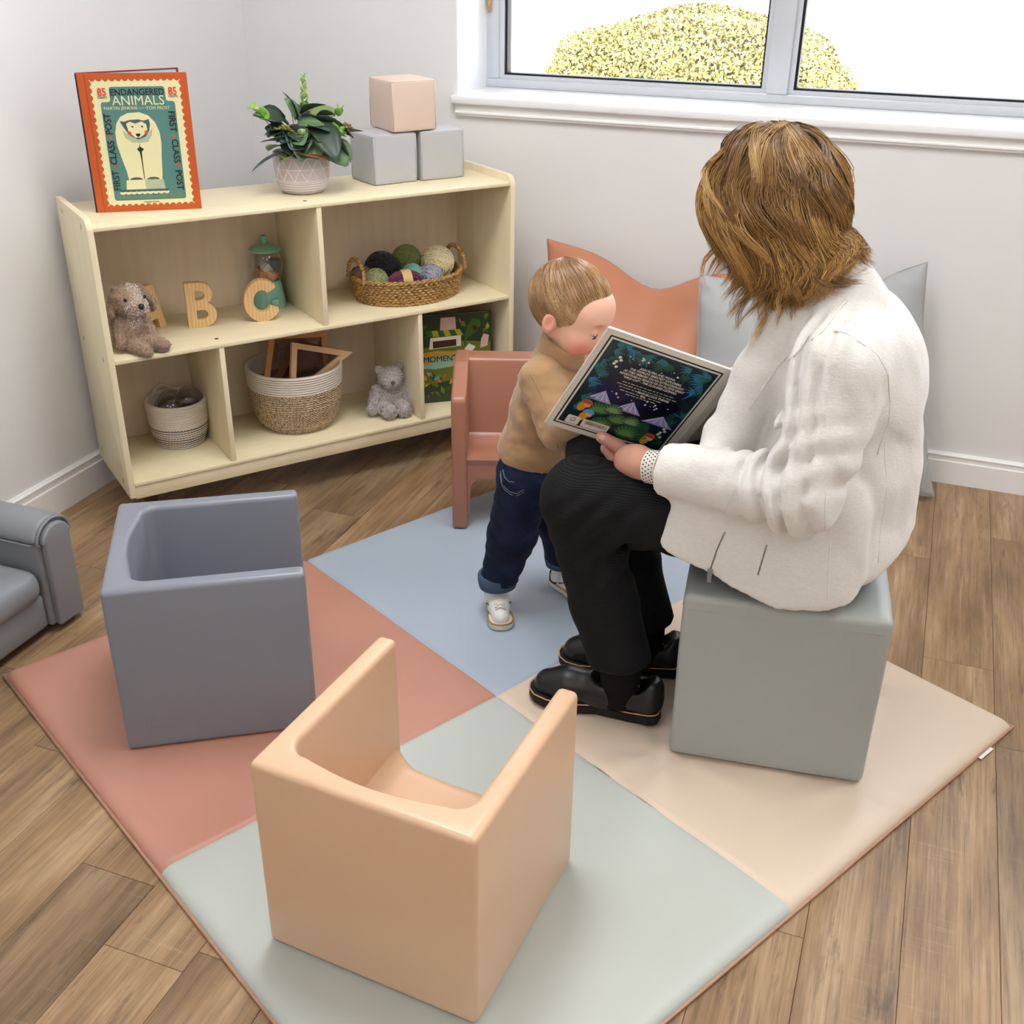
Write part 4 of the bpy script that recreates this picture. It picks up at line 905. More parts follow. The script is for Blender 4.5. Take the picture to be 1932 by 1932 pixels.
def rope_basket(name, label, a, b, prof, cr_, m, rz):
    t = st(name, label, 'basket', a, b, ZL, rz); zs = np.array([p[1] for p in prof]); rs = np.array([p[0] for p in prof]); n = int(zs[-1]/cr_/2/.86); P = []
    for k in range(n+1):
        z = zs[-1]*k/n; r_ = float(np.interp(z, zs, rs))
        for an in np.linspace(-R(70), R(70), 5): P.append((r_+cr_*math.cos(an), z+cr_*math.sin(an)+cr_))
    top = P[-1]; inn = [(top[0]-2.2*cr_, top[1]), (prof[-1][0]-2*cr_, zs[-1]), (prof[0][0]-cr_, .006), (0, .006)]
    obj('rope_wall', lathe([(0, .001), (P[0][0]-.004, .001)]+P+inn, 64), m, t, True); return t
sb_ = rope_basket('rope_basket', 'small cream rope basket with dark stitched bands, holding clear plastic toys', .216, .226, [(.066, 0), (.074, .02), (.082, .06), (.086, .13)], .0036, rope_mat('rope_small', 'small'), R(10))
lp = nb(); tube(lp, [(.03+.0*i, .084, .13+.0*i) if i < 0 else (-.035+.07*i/8, .088, .128+.024*math.sin(math.pi*i/8)) for i in range(9)], .004, 6); obj('loop_handle', lp, mcol('rope_cream', 224, 214, 202, .85), sb_, True)
for k, (x, y, z, r_, lab) in enumerate(((-.030, -.018, .118, .042, 'clear plastic toy ball at the left in the small rope basket'), (.034, -.012, .122, .043, 'clear plastic toy ball at the right in the small rope basket'), (.0, .03, .112, .04, 'clear plastic toy ball at the back in the small rope basket'))):
    p_ = shw(.216, .226, ZL) + Vector((*rot2(x, y, SHR+R(10)), z)); t = thing('toy_ball', lab, 'toy', p_, SHR, 'clear toy balls')
    bm = nb(); bmesh.ops.create_uvsphere(bm, u_segments=24, v_segments=16, radius=r_); obj('shell', bm, M_SMOKE, t, True)
    bm = nb(); bmesh.ops.create_uvsphere(bm, u_segments=16, v_segments=10, radius=r_*.66)
    for v in bm.verts: v.co.z *= .5
    obj('filling', bm, mcol('toy_filling', 98, 84, 84, .5, var=.4, ns=60), t, True); obj('ring', tube(nb(), [(r_*1.005*math.cos(a), .3*r_*math.sin(a), r_*.95*math.sin(a)) for a in np.linspace(0, 2*math.pi, 25)], .0016, 5), M_SMOKE, t, True)
lb_ = rope_basket('rope_basket', 'large tweed rope basket with white rim, holding wooden triangle frames', .574, .192, [(.104, 0), (.120, .02), (.136, .08), (.143, .184)], .0042, rope_mat('rope_large', 'large'), 0)
M_FR = [mcol('frame_wood_light', 228, 186, 142), mcol('frame_wood_honey', 208, 150, 92), mcol('frame_wood_tan', 218, 168, 114)]
LBM = Matrix.Translation(shw(.574, .192, ZL)) @ Matrix.Rotation(SHR, 4, 'Z')
def tri_frame(label, pts, m, loc, rot, w=.017, th=.013, nm='triangle_frame'):
    t = thing(nm, label, 'frame', (0, 0, 0), group='wooden frames in the large basket'); t.matrix_world = LBM @ Matrix.Translation(loc) @ Euler(rot).to_matrix().to_4x4(); n = len(pts)
    c = Vector((sum(p[0] for p in pts)/n, sum(p[1] for p in pts)/n)); P2 = [Vector(p) for p in pts]
    ins = []
    for i in range(n):
        p = P2[i]; d1 = (P2[i-1]-p).normalized(); d2 = (P2[(i+1) % n]-p).normalized(); an = d1.angle(d2); ins.append(p+(d1+d2).normalized()*(w/math.sin(an/2)))
    for i in range(n):
        j = (i+1) % n; bm = prism([tuple(P2[i]), tuple(P2[j]), tuple(ins[j]), tuple(ins[i])], -th/2, th/2, axis='y'); obj('frame_bar', bm, m, t)
    obj('pane', prism([tuple(q_) for q_ in ins], -.001, .001, axis='y'), M_SMOKE, t)
tri_frame('pale wooden triangle frame leaning highest at the front of the basket', [(-.085, -.11), (-.042, .065), (.150, .0)], M_FR[0], (.03, -.045, .205), (R(-14), 0, R(4)))
tri_frame('honey wooden frame behind the pale triangle in the basket', [(-.115, -.10), (-.085, .085), (.09, .088), (.10, -.08)], M_FR[1], (.02, .015, .19), (R(-10), R(6), R(-6)), nm='square_frame')
tri_frame('tan wooden triangle frame at the back of the basket', [(-.09, -.09), (.0, .075), (.10, .05), (.09, -.09)], M_FR[2], (.035, .055, .19), (R(6), R(4), R(10)))

# ---- picture book in the lower right compartment
b2 = st('story_book', 'green jungle picture book leaning in the lower right compartment', 'book', .945, .1335, ZL, R(-16.5)); W2, H2 = .262, .292
M_G = [mcol('art_dark_green', 44, 62, 36, .35), mcol('art_green', 52, 96, 44, .35), mcol('art_olive', 108, 116, 40, .35), mcol('art_yellowgreen', 172, 168, 52, .35), mcol('art_mint', 150, 180, 158, .35), mcol('art_white', 232, 226, 210, .4), mcol('art_orange', 208, 112, 42, .35), mcol('art_mustard', 196, 152, 54, .35), mcol('art_brown', 62, 42, 30, .4), mcol('art_pink', 208, 176, 166, .4)]
cv = obj('cover', rbox((0, 0, 0), (W2, .003, H2), .0008), M_G[0], b2); obj('pages', bx(nb(), (.003, .003, .003), (W2-.005, .015, H2-.003)), M_PAPER, b2); obj('back_cover', rbox((0, .015, 0), (W2, .018, H2), .0008), M_G[0], b2)
def p2(n, pts, lay, mi): return pr(n, pts, lay, M_G[mi], cv, W2, H2)
p2('ground_print', [(0.01, .50), (.99, .54), (.99, .66), (.6, .70), (.01, .62)], 1, 2); p2('path_print', [(.01, .52), (.5, .53), (.6, .58), (.3, .60), (.01, .57)], 2, 7)
p2('band_print', [(.01, .42), (.3, .39), (.7, .43), (.99, .45), (.99, .54), (.6, .53), (.01, .53)], 2, 4); p2('meadow_print', [(.01, .20), (.5, .25), (.99, .22), (.99, .44), (.5, .42), (.01, .40)], 1, 2)
p2('stall_print', [(.22, .62), (.62, .64), (.62, .76), (.24, .75)], 3, 5); p2('stall_shadow', [(.27, .63), (.56, .645), (.56, .72), (.27, .71)], 4, 8)
for k in range(6): p2('awning_stripe', [(.20+k*.075, .76), (.275+k*.075, .76), (.255+k*.07, .83), (.185+k*.07, .83)], 4, [1, 3][k % 2])
p2('tower_print', [(.36, .83), (.56, .83), (.55, .97), (.37, .97)], 2, 9); rl = random.Random(3)
for k in range(110):
    u, v = rl.uniform(.04, .95), rl.choice([rl.uniform(.80, .97), rl.uniform(.05, .40), rl.uniform(.05, .36)])
    if .2 < u < .64 and v > .6: v = .93 if u > .56 else .30
    an = rl.uniform(.4, 2.7); l_ = rl.uniform(.05, .12); w_ = rl.uniform(.02, .05); du, dv = math.cos(an)*l_, math.sin(an)*l_*.9
    q_ = [(u-du/2, v-dv/2), (u-dv*w_*6, v+du*w_*6), (u+du/2, v+dv/2), (u+dv*w_*6, v-du*w_*6)]
    q_ = [(min(.99, max(.01, a)), min(.99, max(.01, b))) for a, b in q_]; p2('leaf_print', q_, 3+k % 3, [1, 2, 3, 1, 8, 4, 7, 6][k % 8] if k % 3 else 2)
p2('palm_leaf', [(.66, .62), (.70, .72), (.82, .80), (.86, .92), (.76, .94), (.70, .86), (.66, .76)], 6, 1); p2('bird_print', [(.66, .60), (.72, .66), (.80, .62), (.76, .57), (.70, .57)], 6, 5); p2('flower_print', circle(.78, .83, .035, 12), 6, 6); p2('fish_print', [(.12, .465), (.18, .49), (.26, .47), (.18, .45)], 5, 7)
p2('figure_print', [(.86, .60), (.95, .62), (.97, .74), (.90, .76), (.87, .70)], 6, 9)
text('lettering', 'A MOMENT IN TIME', .0265, M_INK, cv, (W2*.5, -.0018, H2*.505), R90, sx=1.0); text('lettering', 'A Perpetual', .010, M_INK, cv, (W2*.72, -.0018, H2*.455), R90)
flush_prints()
# ================================================================== floor cushions against the back wall
def cushion(name, label, TL, TR, BL, BR, m, thick, dent_u, dent, seed, dw=.24):
    t = thing(name, label, 'cushion', ((BL[0]+BR[0])/2, (BL[1]+BR[1])/2, 0)); o0 = np.array(t.location)
    TL, TR, BL, BR = map(np.array, (TL, TR, BL, BR)); n = 41; u = np.sin(np.linspace(-1, 1, n)*math.pi/2)
    nr = np.cross(TR-TL, BL-TL); nr = nr/np.linalg.norm(nr)      # towards the room
    if nr[1] > 0: nr = -nr
    def side(sg):
        P = np.zeros((n, n, 3))
        for i, a in enumerate(u):
            for j, b in enumerate(u):
                a2 = a*(1-.07*(1-b*b)); b2 = b*(1-.07*(1-a*a))
                s, q_ = (a2+1)/2, (b2+1)/2
                p = (TL*(1-s)+TR*s)*q_+(BL*(1-s)+BR*s)*(1-q_)
                p = p+np.array([0, 0, -1])*dent*math.exp(-((s-dent_u)/dw)**2)*max(0, (q_-.25)/.75)**1.3
                h = (max(0, 1-a*a)**.52)*(max(0, 1-b*b)**.52)
                p = p+nr*sg*thick*h*(1-.35*math.exp(-((s-dent_u)/.13)**2)*max(0, (q_-.45)/.55))
                P[i, j] = p
        Q = P.reshape(-1, 3); e = 1-np.minimum(1, np.minimum(1-np.abs(np.repeat(u, n)), 1-np.abs(np.tile(u, n)))/.25)
        Q = Q+nr*sg*(.010*vnoise(Q, 7, seed)+.006*e*vnoise(Q*np.array([1, 1, 1.6]), 26, seed+1))[:, None]*np.clip(1.3-e*.5, 0, 1)[:, None]*(np.minimum(1-np.abs(np.repeat(u, n)), 1-np.abs(np.tile(u, n))) > 1e-6)[:, None]
        return Q
    A, B = side(1), side(-1); idx = np.arange(n*n).reshape(n, n); F = np.stack([idx[:-1, :-1], idx[1:, :-1], idx[1:, 1:], idx[:-1, 1:]], -1).reshape(-1, 4)
    V = np.concatenate([A, B]); V[:, 2] = np.maximum(V[:, 2], .002); V[:, 1] = np.minimum(V[:, 1], -.004); V -= o0
    obj('cushion_body', np_mesh(name, V, np.concatenate([F[:, ::-1], F+n*n])), m, t, True)
    ring = [A[idx[i, 0]] for i in range(n)]+[A[idx[n-1, j]] for j in range(1, n)]+[A[idx[i, n-1]] for i in range(n-2, -1, -1)]+[A[idx[0, j]] for j in range(n-2, -1, -1)]
    ring = [np.array([p[0], min(p[1], -.006), max(p[2], .004)])-o0 for p in ring]; obj('seam_edge', tube(nb(), ring, .0022, 5), m, t, True)
    return t
M_ORCU = plain('vinyl_terracotta', S(186, 124, 94), .45, .4, .03, 4, .2, 500, .0005); M_GRCU = plain('satin_grey', S(168, 171, 173), .5, .4, .03, 4, .25, 380, .0006)
cushion('floor_cushion', 'large terracotta floor cushion with pointed corner leaning on the wall behind the child', (1.112, -.10, .655), (1.86, -.09, .615), (1.17, -.36, .02), (1.86, -.40, .02), M_ORCU, .115, .47, .085, 3, .17)
cushion('floor_cushion', 'large grey floor cushion leaning on the wall behind the woman', (1.628, -.24, .632), (2.242, -.07, .694), (1.65, -.47, .02), (2.382, -.17, .02), M_GRCU, .095, .52, .15, 6)

# ================================================================== picture book held by the woman
HB = {k: Vector(v) for k, v in dict(TL=(1.7213, -1.5604, .8802), TR=(1.9328, -1.4331, .784), BL=(1.5892, -1.5106, .6559), BR=(1.8008, -1.3833, .5597)).items()}
hx = (HB['TR']-HB['TL']).normalized(); hz = (HB['TL']-HB['BL']); hz = (hz-hx*hz.dot(hx)).normalized(); hy = hz.cross(hx); HW = .265
hbk = thing('open_book', 'open picture book with a dark jungle back cover held by the woman', 'book')
HM = Matrix.Translation(HB['BL']) @ Matrix((hx, hy, hz)).transposed().to_4x4(); hbk.matrix_world = HM
M_HCR = mcol('cover_ivory', 226, 220, 208, .45, var=.02); M_HN = mcol('cover_midnight', 22, 24, 44, .3); M_HB = mcol('cover_deep_teal', 18, 40, 50, .3)
hc = obj('back_cover', rbox((0, 0, 0), (HW, .0032, HW), .001), M_HCR, hbk)
obj('spine', rbox((HW, -.0005, 0), (HW+.021, .003, HW), .0012, M=Matrix.Translation((HW, 0, 0)) @ Matrix.Rotation(R(8), 4, 'Z') @ Matrix.Translation((-HW, 0, 0))), M_HCR, hbk)
obj('pages', bx(nb(), (.005, .0033, .004), (HW+.004, .011, HW-.004)), M_PAPER, hbk)
fm = Matrix.Translation((HW+.018, .010, 0)) @ Matrix.Rotation(R(27), 4, 'Z')
obj('front_pages', bx(nb(), (0, .003, .004), (HW-.004, .010, HW-.004), fm), M_PAPER, hbk); obj('front_cover', bx(nb(), (0, 0, 0), (HW, .003, HW), fm), M_HCR, hbk)
def p3(n, pts, lay, m): return pr(n, pts, lay, m, hc, HW, HW)
p3('outline_print', [(.048, .048), (.945, .048), (.945, .952), (.048, .952)], 1, M_INK); p3('outline_inner', [(.060, .060), (.933, .060), (.933, .940), (.060, .940)], 2, M_HCR)
p3('art_ground', [(.075, .075), (.918, .075), (.918, .925), (.075, .925)], 3, M_HB); p3('art_sky', circle(.50, .60, .36, 40, .31), 4, M_HN); p3('art_sky_low', [(.16, .40), (.84, .40), (.84, .55), (.16, .55)], 4, mcol('cover_indigo', 44, 46, 96, .3))
rl = random.Random(21); FM = [mcol('fol_teal', 48, 112, 120, .35), mcol('fol_blue', 52, 120, 168, .35), mcol('fol_green', 40, 84, 60, .35), mcol('fol_dark', 16, 50, 54, .35), mcol('fol_lime', 92, 140, 72, .35), mcol('fol_pale', 128, 158, 108, .35)]
def blade(u, v, an, l, w, lay, mi):
    du, dv = math.cos(an)*l, math.sin(an)*l; pu, pv = -math.sin(an)*w, math.cos(an)*w; q_ = [(u, v), (u+du*.4+pu, v+dv*.4+pv), (u+du, v+dv), (u+du*.4-pu, v+dv*.4-pv)]
    p3('leaf_print', [(min(.915, max(.078, a)), min(.922, max(.078, b))) for a, b in q_], lay, FM[mi])
for k in range(64):
    s_ = rl.random(); side_ = rl.choice('lrtlrtb'); u, v = {'l': (.09+.05*rl.random(), .2+.7*s_), 'r': (.86+.05*rl.random(), .12+.78*s_), 't': (.12+.78*s_, .84+.07*rl.random()), 'b': (.12+.78*s_, .10+.04*rl.random())}[side_]
    a0 = math.atan2(.55-v, .5-u)+rl.uniform(-1.2, 1.2); mi = rl.choice([0, 0, 2, 3, 1 if v > .5 else 2])
    for j in range(5): blade(u, v, a0+(j-2)*.36, rl.uniform(.06, .11), .008, 5+j % 3, mi)
for cx, cy, w_, h_ in ((.26, .42, .20, .11), (.50, .40, .22, .11), (.77, .36, .26, .10)):
    p3('mountain_print', [(cx-w_/2, cy-h_/2), (cx+w_/2, cy-h_/2), (cx, cy+h_/2)], 6, mcol('mount_lilac', 158, 152, 204, .35))
    for j in range(4): p3('snow_print', [(cx, cy+h_/2), (cx-w_*.4+j*w_*.22, cy-h_*.35), (cx-w_*.33+j*w_*.22, cy-h_*.35)], 7, mcol('mount_snow', 206, 204, 232, .35))
for cx, cy, r_, mi in ((.30, .30, .085, 4), (.40, .33, .07, 5), (.47, .25, .07, 4), (.58, .27, .065, 5), (.68, .25, .06, 2), (.60, .16, .09, 4), (.72, .17, .08, 2), (.38, .17, .08, 4)):
    p3('bush_print', circle(cx, cy, r_, 12, r_*.8), 7, FM[2])
    for j in range(9): blade(cx, cy-r_*.5, .3+j*.31, r_*1.25, .008, 8+j % 2, mi)
for u, v in [(rl.uniform(.2, .8), rl.choice([rl.uniform(.78, .86), rl.uniform(.44, .5)])) for _ in range(26)]: p3('star_dot', circle(u, v, rl.uniform(.003, .009), 8), 9, M_HCR)
for u, v in ((.20, .80), (.84, .30)):
    for j in range(5): p3('cat_print', circle(u+.018*math.sin(j*1.8), v-.022*j, .013, 9, .012), 9, M_HCR)
for (u, v, hat, face, hair) in ((.19, .30, (176, 82, 46), (220, 150, 110), (206, 140, 40)), (.245, .215, (96, 160, 210), (226, 176, 150), (214, 160, 50)), (.78, .17, (196, 78, 34), (236, 190, 160), (226, 186, 50))):
    p3('figure_hair', circle(u-.02, v-.03, .032, 12, .045), 9, mcol('fig_%d' % hair[1], *hair)); p3('figure_face', circle(u+.012, v, .026, 12), 10, mcol('figf_%d' % face[1], *face)); p3('figure_hat', [(u-.045, v+.012)]+[(u+.045*math.cos(a), v+.014+.04*math.sin(a)) for a in np.linspace(math.pi, 0, 9)]+[(u+.05, v+.01)], 11, mcol('figh_%d' % hat[0], *hat))
p3('logo_box', fillet([(.12, .085), (.225, .085), (.225, .165), (.12, .165)], .012, 3), 12, M_HCR); p3('logo_tree', [(.15, .11), (.19, .11), (.185, .125), (.195, .135), (.17, .155), (.148, .135), (.158, .125)], 13, mcol('logo_grey', 150, 146, 146)); p3('logo_tree_in', circle(.17, .131, .012, 10), 14, M_HCR)
p3('barcode_box', fillet([(.245, .085), (.46, .085), (.46, .165), (.245, .165)], .01, 3), 12, M_HCR)
for k in range(22): p3('barcode_line', [(.27+k*.008, .12), (.27+k*.008+rl.choice([.002, .004, .005]), .12), (.27+k*.008+.003, .155), (.27+k*.008, .155)], 13, M_INK)
def hct(s, sz, v, u=.50, sx=1.0): text('lettering', s, sz, M_HCR, hc, (u*HW, -.0030, v*HW), R90, sx=sx, bold=.00012)
for k, s_ in enumerate(("JOIN FLORA AND FAUNA,", "THE WORLD'S GREATEST EXPLORERS,", 'AS THEY EMBARK ON AN EXTRAORDINARY', 'ADVENTURE IN SEARCH OF AN ELUSIVE GREAT', '"WILD CAT" - THE CLOUDED LEOPARD.')): hct(s_, .0070, .765-k*.028, .52, .92)
hct('MARVELLOUS THINGS', .0068, .560, .60); hct('BIG,', .0068, .532, .53)
for v, u0_, u1_ in ((.610, .32, .72), (.585, .29, .74), (.560, .32, .46), (.532, .34, .50), (.532, .57, .68), (.508, .40, .62)):
    u = u0_
    while u < u1_: l_ = rl.uniform(.015, .04); p3('small_print', [(u, v-.003), (u+l_, v-.003), (u+l_, v+.003), (u, v+.003)], 13, M_GREYGR); u += l_+.009

flush_prints()
# ================================================================== people: materials
def col_attr(me, C):
    a = me.attributes.new('col', 'FLOAT_COLOR', 'POINT'); c = np.ones((len(C), 4), np.float32); c[:, :3] = C; a.data.foreach_set('color', c.ravel())
def attr_mat(name, rough, spec=.4, sss=0, bs=0, bn=300, bd=.0005):
    m, t, p = base_mat(name, rough, spec); a = t.add('ShaderNodeAttribute', attribute_name='col'); t.link(a.outputs['Color'], p.inputs['Base Color'])
    if sss: p.inputs['Subsurface Weight'].default_value = sss; p.inputs['Subsurface Radius'].default_value = (.010, .004, .002); p.inputs['Subsurface Scale'].default_value = .6
    if bs: bump(t, p, nz(t, coord(t), bn, 2), bs, bd)
    return m
M_SKIN = attr_mat('skin', .48, .4, .12, .12, 500, .0004)
def mixc(c, tgt, w): return c*(1-w[:, None])+np.array(tgt[:3])*w[:, None]
def gaus(P, c, r_): return np.exp(-np.sum(((P-np.array(c))/np.array(r_))**2, axis=1))
def hair_mat(name, stops_root, stops_tip):
    m, t, p = base_mat(name, .30, .6); a = t.add('ShaderNodeAttribute', attribute_name='rnd'); b = t.add('ShaderNodeAttribute', attribute_name='along')
    t.link(t.mix(b.outputs['Fac'], t.ramp(a.outputs['Fac'], stops_root), t.ramp(a.outputs['Fac'], stops_tip)), p.inputs['Base Color']); return m
def tf(V, M): return V@np.array(M.to_3x3()).T+np.array(M.translation)
def frame(o, fwd, up):
    f_ = Vector(fwd).normalized(); u_ = Vector(up); u_ = (u_-f_*u_.dot(f_)).normalized(); l_ = u_.cross(f_); return Matrix.Translation(o) @ Matrix((f_, l_, u_)).transposed().to_4x4()
def chain(P, pts, rad, k, d=None):
    for (a, b), (ra, rb) in zip(zip(pts, pts[1:]), zip(rad, rad[1:])):
        c = cap(P, a, b, ra, rb); d = c if d is None else smin(d, c, k)
    return d

def on_surf(fn, pts, axis, push, off):
    out = []
    for p in pts:
        a = np.array(axis, float); ts = np.linspace(-.12, .12, 241); Q = np.array(p, float)[None]-a[None]*ts[:, None]; f_ = fn(Q); i = np.argmax(f_ < 0) if (f_ < 0).any() else 120
        out.append(Q[i]+a*push-off)
    return out
# ================================================================== toddler
kid = thing('person', 'toddler in a tan zip sweatshirt and blue jeans leaning to look at the open book', 'person', (1.45, -1.19, MT)); KO = np.array((1.45, -1.19, MT))
KH = frame((1.538, -1.195, .785), (.90, -.16, -.30), (.25, 0, 1))
def kid_head(P):
    d = ell(P, (-.010, 0, .020), (.088, .074, .080)); d = smin(d, ell(P, (.030, 0, -.028), (.056, .058, .056)), .03); d = smin(d, ell(P, (.050, 0, .028), (.036, .055, .036)), .03)
    for s_ in (-1, 1): d = smin(d, ell(P, (.046, s_*.034, -.040), (.032, .028, .030)), .018)
    d = smin(d, ell(P, (.058, 0, -.078), (.020, .024, .016)), .018)
    for s_ in (-1, 1): d = smax(d, -ell(P, (.088, s_*.029, -.004), (.014, .017, .0115)), .012)
    for s_ in (-1, 1): d = smin(d, ell(P, (.0722, s_*.029, -.0045), (.0118, .0130, .0112)), .004)
    d = smin(d, cap(P, (.083, 0, .006), (.092, 0, -.026), .006, .0088), .010); d = smin(d, ell(P, (.091, 0, -.029), (.0095, .0115, .0085)), .006)
    for s_ in (-1, 1): d = smin(d, ell(P, (.086, s_*.0095, -.031), (.006, .006, .005)), .004)
    d = smin(d, ell(P, (.0835, 0, -.0495), (.0075, .016, .0045)), .004); d = smin(d, ell(P, (.0810, 0, -.0575), (.0075, .014, .0050)), .004); d = smax(d, -ell(P, (.0915, 0, -.0535), (.006, .016, .0013)), .003)
    for s_ in (-1, 1):
        e_ = ell(P, (-.010, s_*.073, -.016), (.0155, .0105, .0235)); e_ = smax(e_, -ell(P, (-.006, s_*.0840, -.012), (.0110, .007, .019)), .003); d = smin(d, e_, .006)
    d = smin(d, cap(P, (-.012, 0, -.04), (.004, 0, -.115), .038, .040), .02)
    return d
Vh, Fh = sdf(kid_head, (-.115, -.10, -.15), (.115, .10, .12), .0026); Vh = vsmooth(Vh, Fh, 1, .4)
C = np.tile(np.array(S(232, 184, 160)[:3]), (len(Vh), 1))
for s_ in (-1, 1):
    C = mixc(C, S(214, 104, 92), np.clip(.80*gaus(Vh, (.066, s_*.044, -.048), (.030, .026, .026)), 0, .9)); C = mixc(C, S(224, 130, 112), .5*gaus(Vh, (-.008, s_*.08, -.012), (.02, .02, .026)))
    C = mixc(C, S(206, 140, 116), .5*gaus(Vh, (.078, s_*.029, .006), (.015, .018, .006))); C = mixc(C, S(176, 124, 92), .75*gaus(Vh, (.080, s_*.030, .0135), (.02, .016, .0032)))
C = mixc(C, S(206, 106, 100), np.clip(1.2*gaus(Vh, (.088, 0, -.054), (.010, .016, .0075)), 0, .9)); C = mixc(C, S(226, 140, 120), .5*gaus(Vh, (.094, 0, -.029), (.01, .012, .01)))
hw_ = tf(Vh, KH)
# body core + hands under the clothes
ksh = [np.array((1.497, -1.272, .648)), np.array((1.497, -1.105, .648))]; kel = [np.array((1.560, -1.325, .560)), np.array((1.575, -1.08, .57))]; kha = [np.array((1.640, -1.405, .640)), np.array((1.665, -1.13, .625))]
khip = [np.array((1.452, -1.225, .385)), np.array((1.478, -1.135, .385))]; kkn = [np.array((1.425, -1.238, .235)), np.array((1.500, -1.108, .235))]; kan = [np.array((1.392, -1.247, .085)), np.array((1.508, -1.088, .085))]
def kid_core(P):
    d = cap(P, (1.47, -1.18, .42), (1.50, -1.19, .63), .062, .06)
    for i in (0, 1):
        d = smin(d, chain(P, [ksh[i], kel[i], kha[i]], [.026, .024, .017], .01), .02); d = smin(d, chain(P, [khip[i], kkn[i], kan[i]], [.046, .038, .026], .02), .03)
        dr = (kha[i]-kel[i]); dr /= np.linalg.norm(dr); sd = np.cross(dr, [0, 0, 1]); pc = kha[i]+dr*.022; d = smin(d, ell(P, pc, (.018, .018, .018)), .008)
        for j in range(4):
            b = pc+dr*.012+sd*(j-1.5)*.0085; d = smin(d, cap(P, b, b+dr*.024+np.array([0, 0, -.008]), .0048, .0042), .003)
        d = smin(d, cap(P, pc-sd*.012, pc-sd*.022+dr*.018+np.array([0, 0, .006]), .0055, .0045), .004)
    return d
Vc, Fc = sdf(kid_core, (1.33, -1.46, .05), (1.74, -1.0, .70), .0045); Cc_ = np.tile(np.array(S(232, 184, 160)[:3]), (len(Vc), 1))
V_, F_ = join_np([(hw_, Fh), (Vc, Fc)]); me = np_mesh('body', V_-KO, F_); col_attr(me, np.concatenate([C, Cc_])); obj('body', me, M_SKIN, kid, True)
M_EYEW = mcol('eye_white', 232, 228, 226, .2); M_IRIS = mcol('iris_blue', 70, 84, 100, .2)
for s_ in (-1, 1):
    bm = nb(); bmesh.ops.create_uvsphere(bm, u_segments=16, v_segments=10, radius=.0098); o = obj('eye', bm, M_EYEW, kid, True, loc=Vector(KH @ Vector((.0738, s_*.029, -.0105)))-Vector(KO))
    bm = nb(); bmesh.ops.create_uvsphere(bm, u_segments=12, v_segments=8, radius=.0060); obj('iris', bm, M_IRIS, o, True, loc=(KH.to_3x3() @ Vector((.0052, 0, -.0040))))
    lash = nb(); tube(lash, [Vector(KH @ Vector((.0843-.0032*(k-3)**2/9*1.6, s_*.029+(k-3)*.0040, -.0098-.0012*(1-(k-3)**2/9))))-Vector(KO) for k in range(7)], [.0005, .0009, .0011, .0012, .0011, .0009, .0005], 5); obj('eyelashes', lash, mcol('lash_brown', 62, 44, 34, .6), kid, True)
# hair cap + fine combed strands
def kid_hair(P, g=.0):
    d = ell(P, (-.012, 0, .0225), (.0918, .0778, .0838))
    d = smax(d, -ell(P, (.085, 0, -.022), (.062+g, .09, .068+g)), .010)              # face opening
    for s_ in (-1, 1): d = smax(d, -ell(P, (.012, s_*.085, -.030), (.044+g, .04, .044+g)), .008)
    d = smax(d, -(P[..., 2]+.052-.25*(P[..., 0]+.05)), .012)
    return smax(d, -ell(P, (-.010, 0, .020), (.080, .066, .072)), .004)
Vk, Fk = sdf(lambda P: kid_hair(P, .012), (-.12, -.10, -.09), (.10, .10, .12), .0032); Vk = vsmooth(Vk, Fk, 2)
M_KH0 = mcol('toddler_hair_base', 146, 110, 76, .5, var=.25, ns=60); obj('hair', np_mesh('hair', tf(Vk, KH)-KO, Fk), M_KH0, kid, True)
r0 = np.random.default_rng(5); K, L_ = 4600, 9; PP = []
whorl = np.array([-.055, .01, .085])
ctr = np.array([-.012, 0, .023]); rd = np.array([.0935, .0795, .0855])
cand = r0.normal(size=(K*6, 3)); cand /= np.linalg.norm(cand, axis=1, keepdims=True); cand = ctr+cand*rd; cand = cand[kid_hair(cand*.995+ctr*.005) < .003+.004*r0.random(len(cand))]; K = min(K, len(cand))
for p in cand[:K]:
    w0 = whorl-ctr; dirv = (p-whorl); dirv = dirv/np.linalg.norm(dirv)+np.array([.55, 0, -.15]); path = [p]
    for _ in range(L_-1):
        q_ = (path[-1]-ctr)/rd; nn = q_/rd; nn /= np.linalg.norm(nn); dv = dirv-nn*(dirv@nn); dv /= np.linalg.norm(dv)+1e-9; x = path[-1]+dv*(.0040+.0022*r0.random()); q2 = (x-ctr)/rd; x = ctr+q2/np.linalg.norm(q2)*rd*(1+.004*r0.random()); path.append(x)
    PP.append(path)
PP = np.array(PP); PPw = tf(PP.reshape(-1, 3), KH).reshape(K, L_, 3)-KO; rdv = .0006*np.array([1]*7+[.7, .2])[None]*np.ones((K, 1))
M_KH = hair_mat('toddler_hair', [(.1, S(122, 86, 52)), (.6, S(164, 124, 82)), (.95, S(198, 160, 116))], [(.1, S(138, 100, 62)), (.6, S(180, 140, 96)), (.95, S(208, 172, 128))])
o = strands('hair_strands', PPw, rdv, M_KH, kid, 3, np.clip(.5+.5*vnoise(PP[:, 0], 60, 2)+r0.normal(0, .12, K), 0, 1)); o['kind'] = 'stuff'
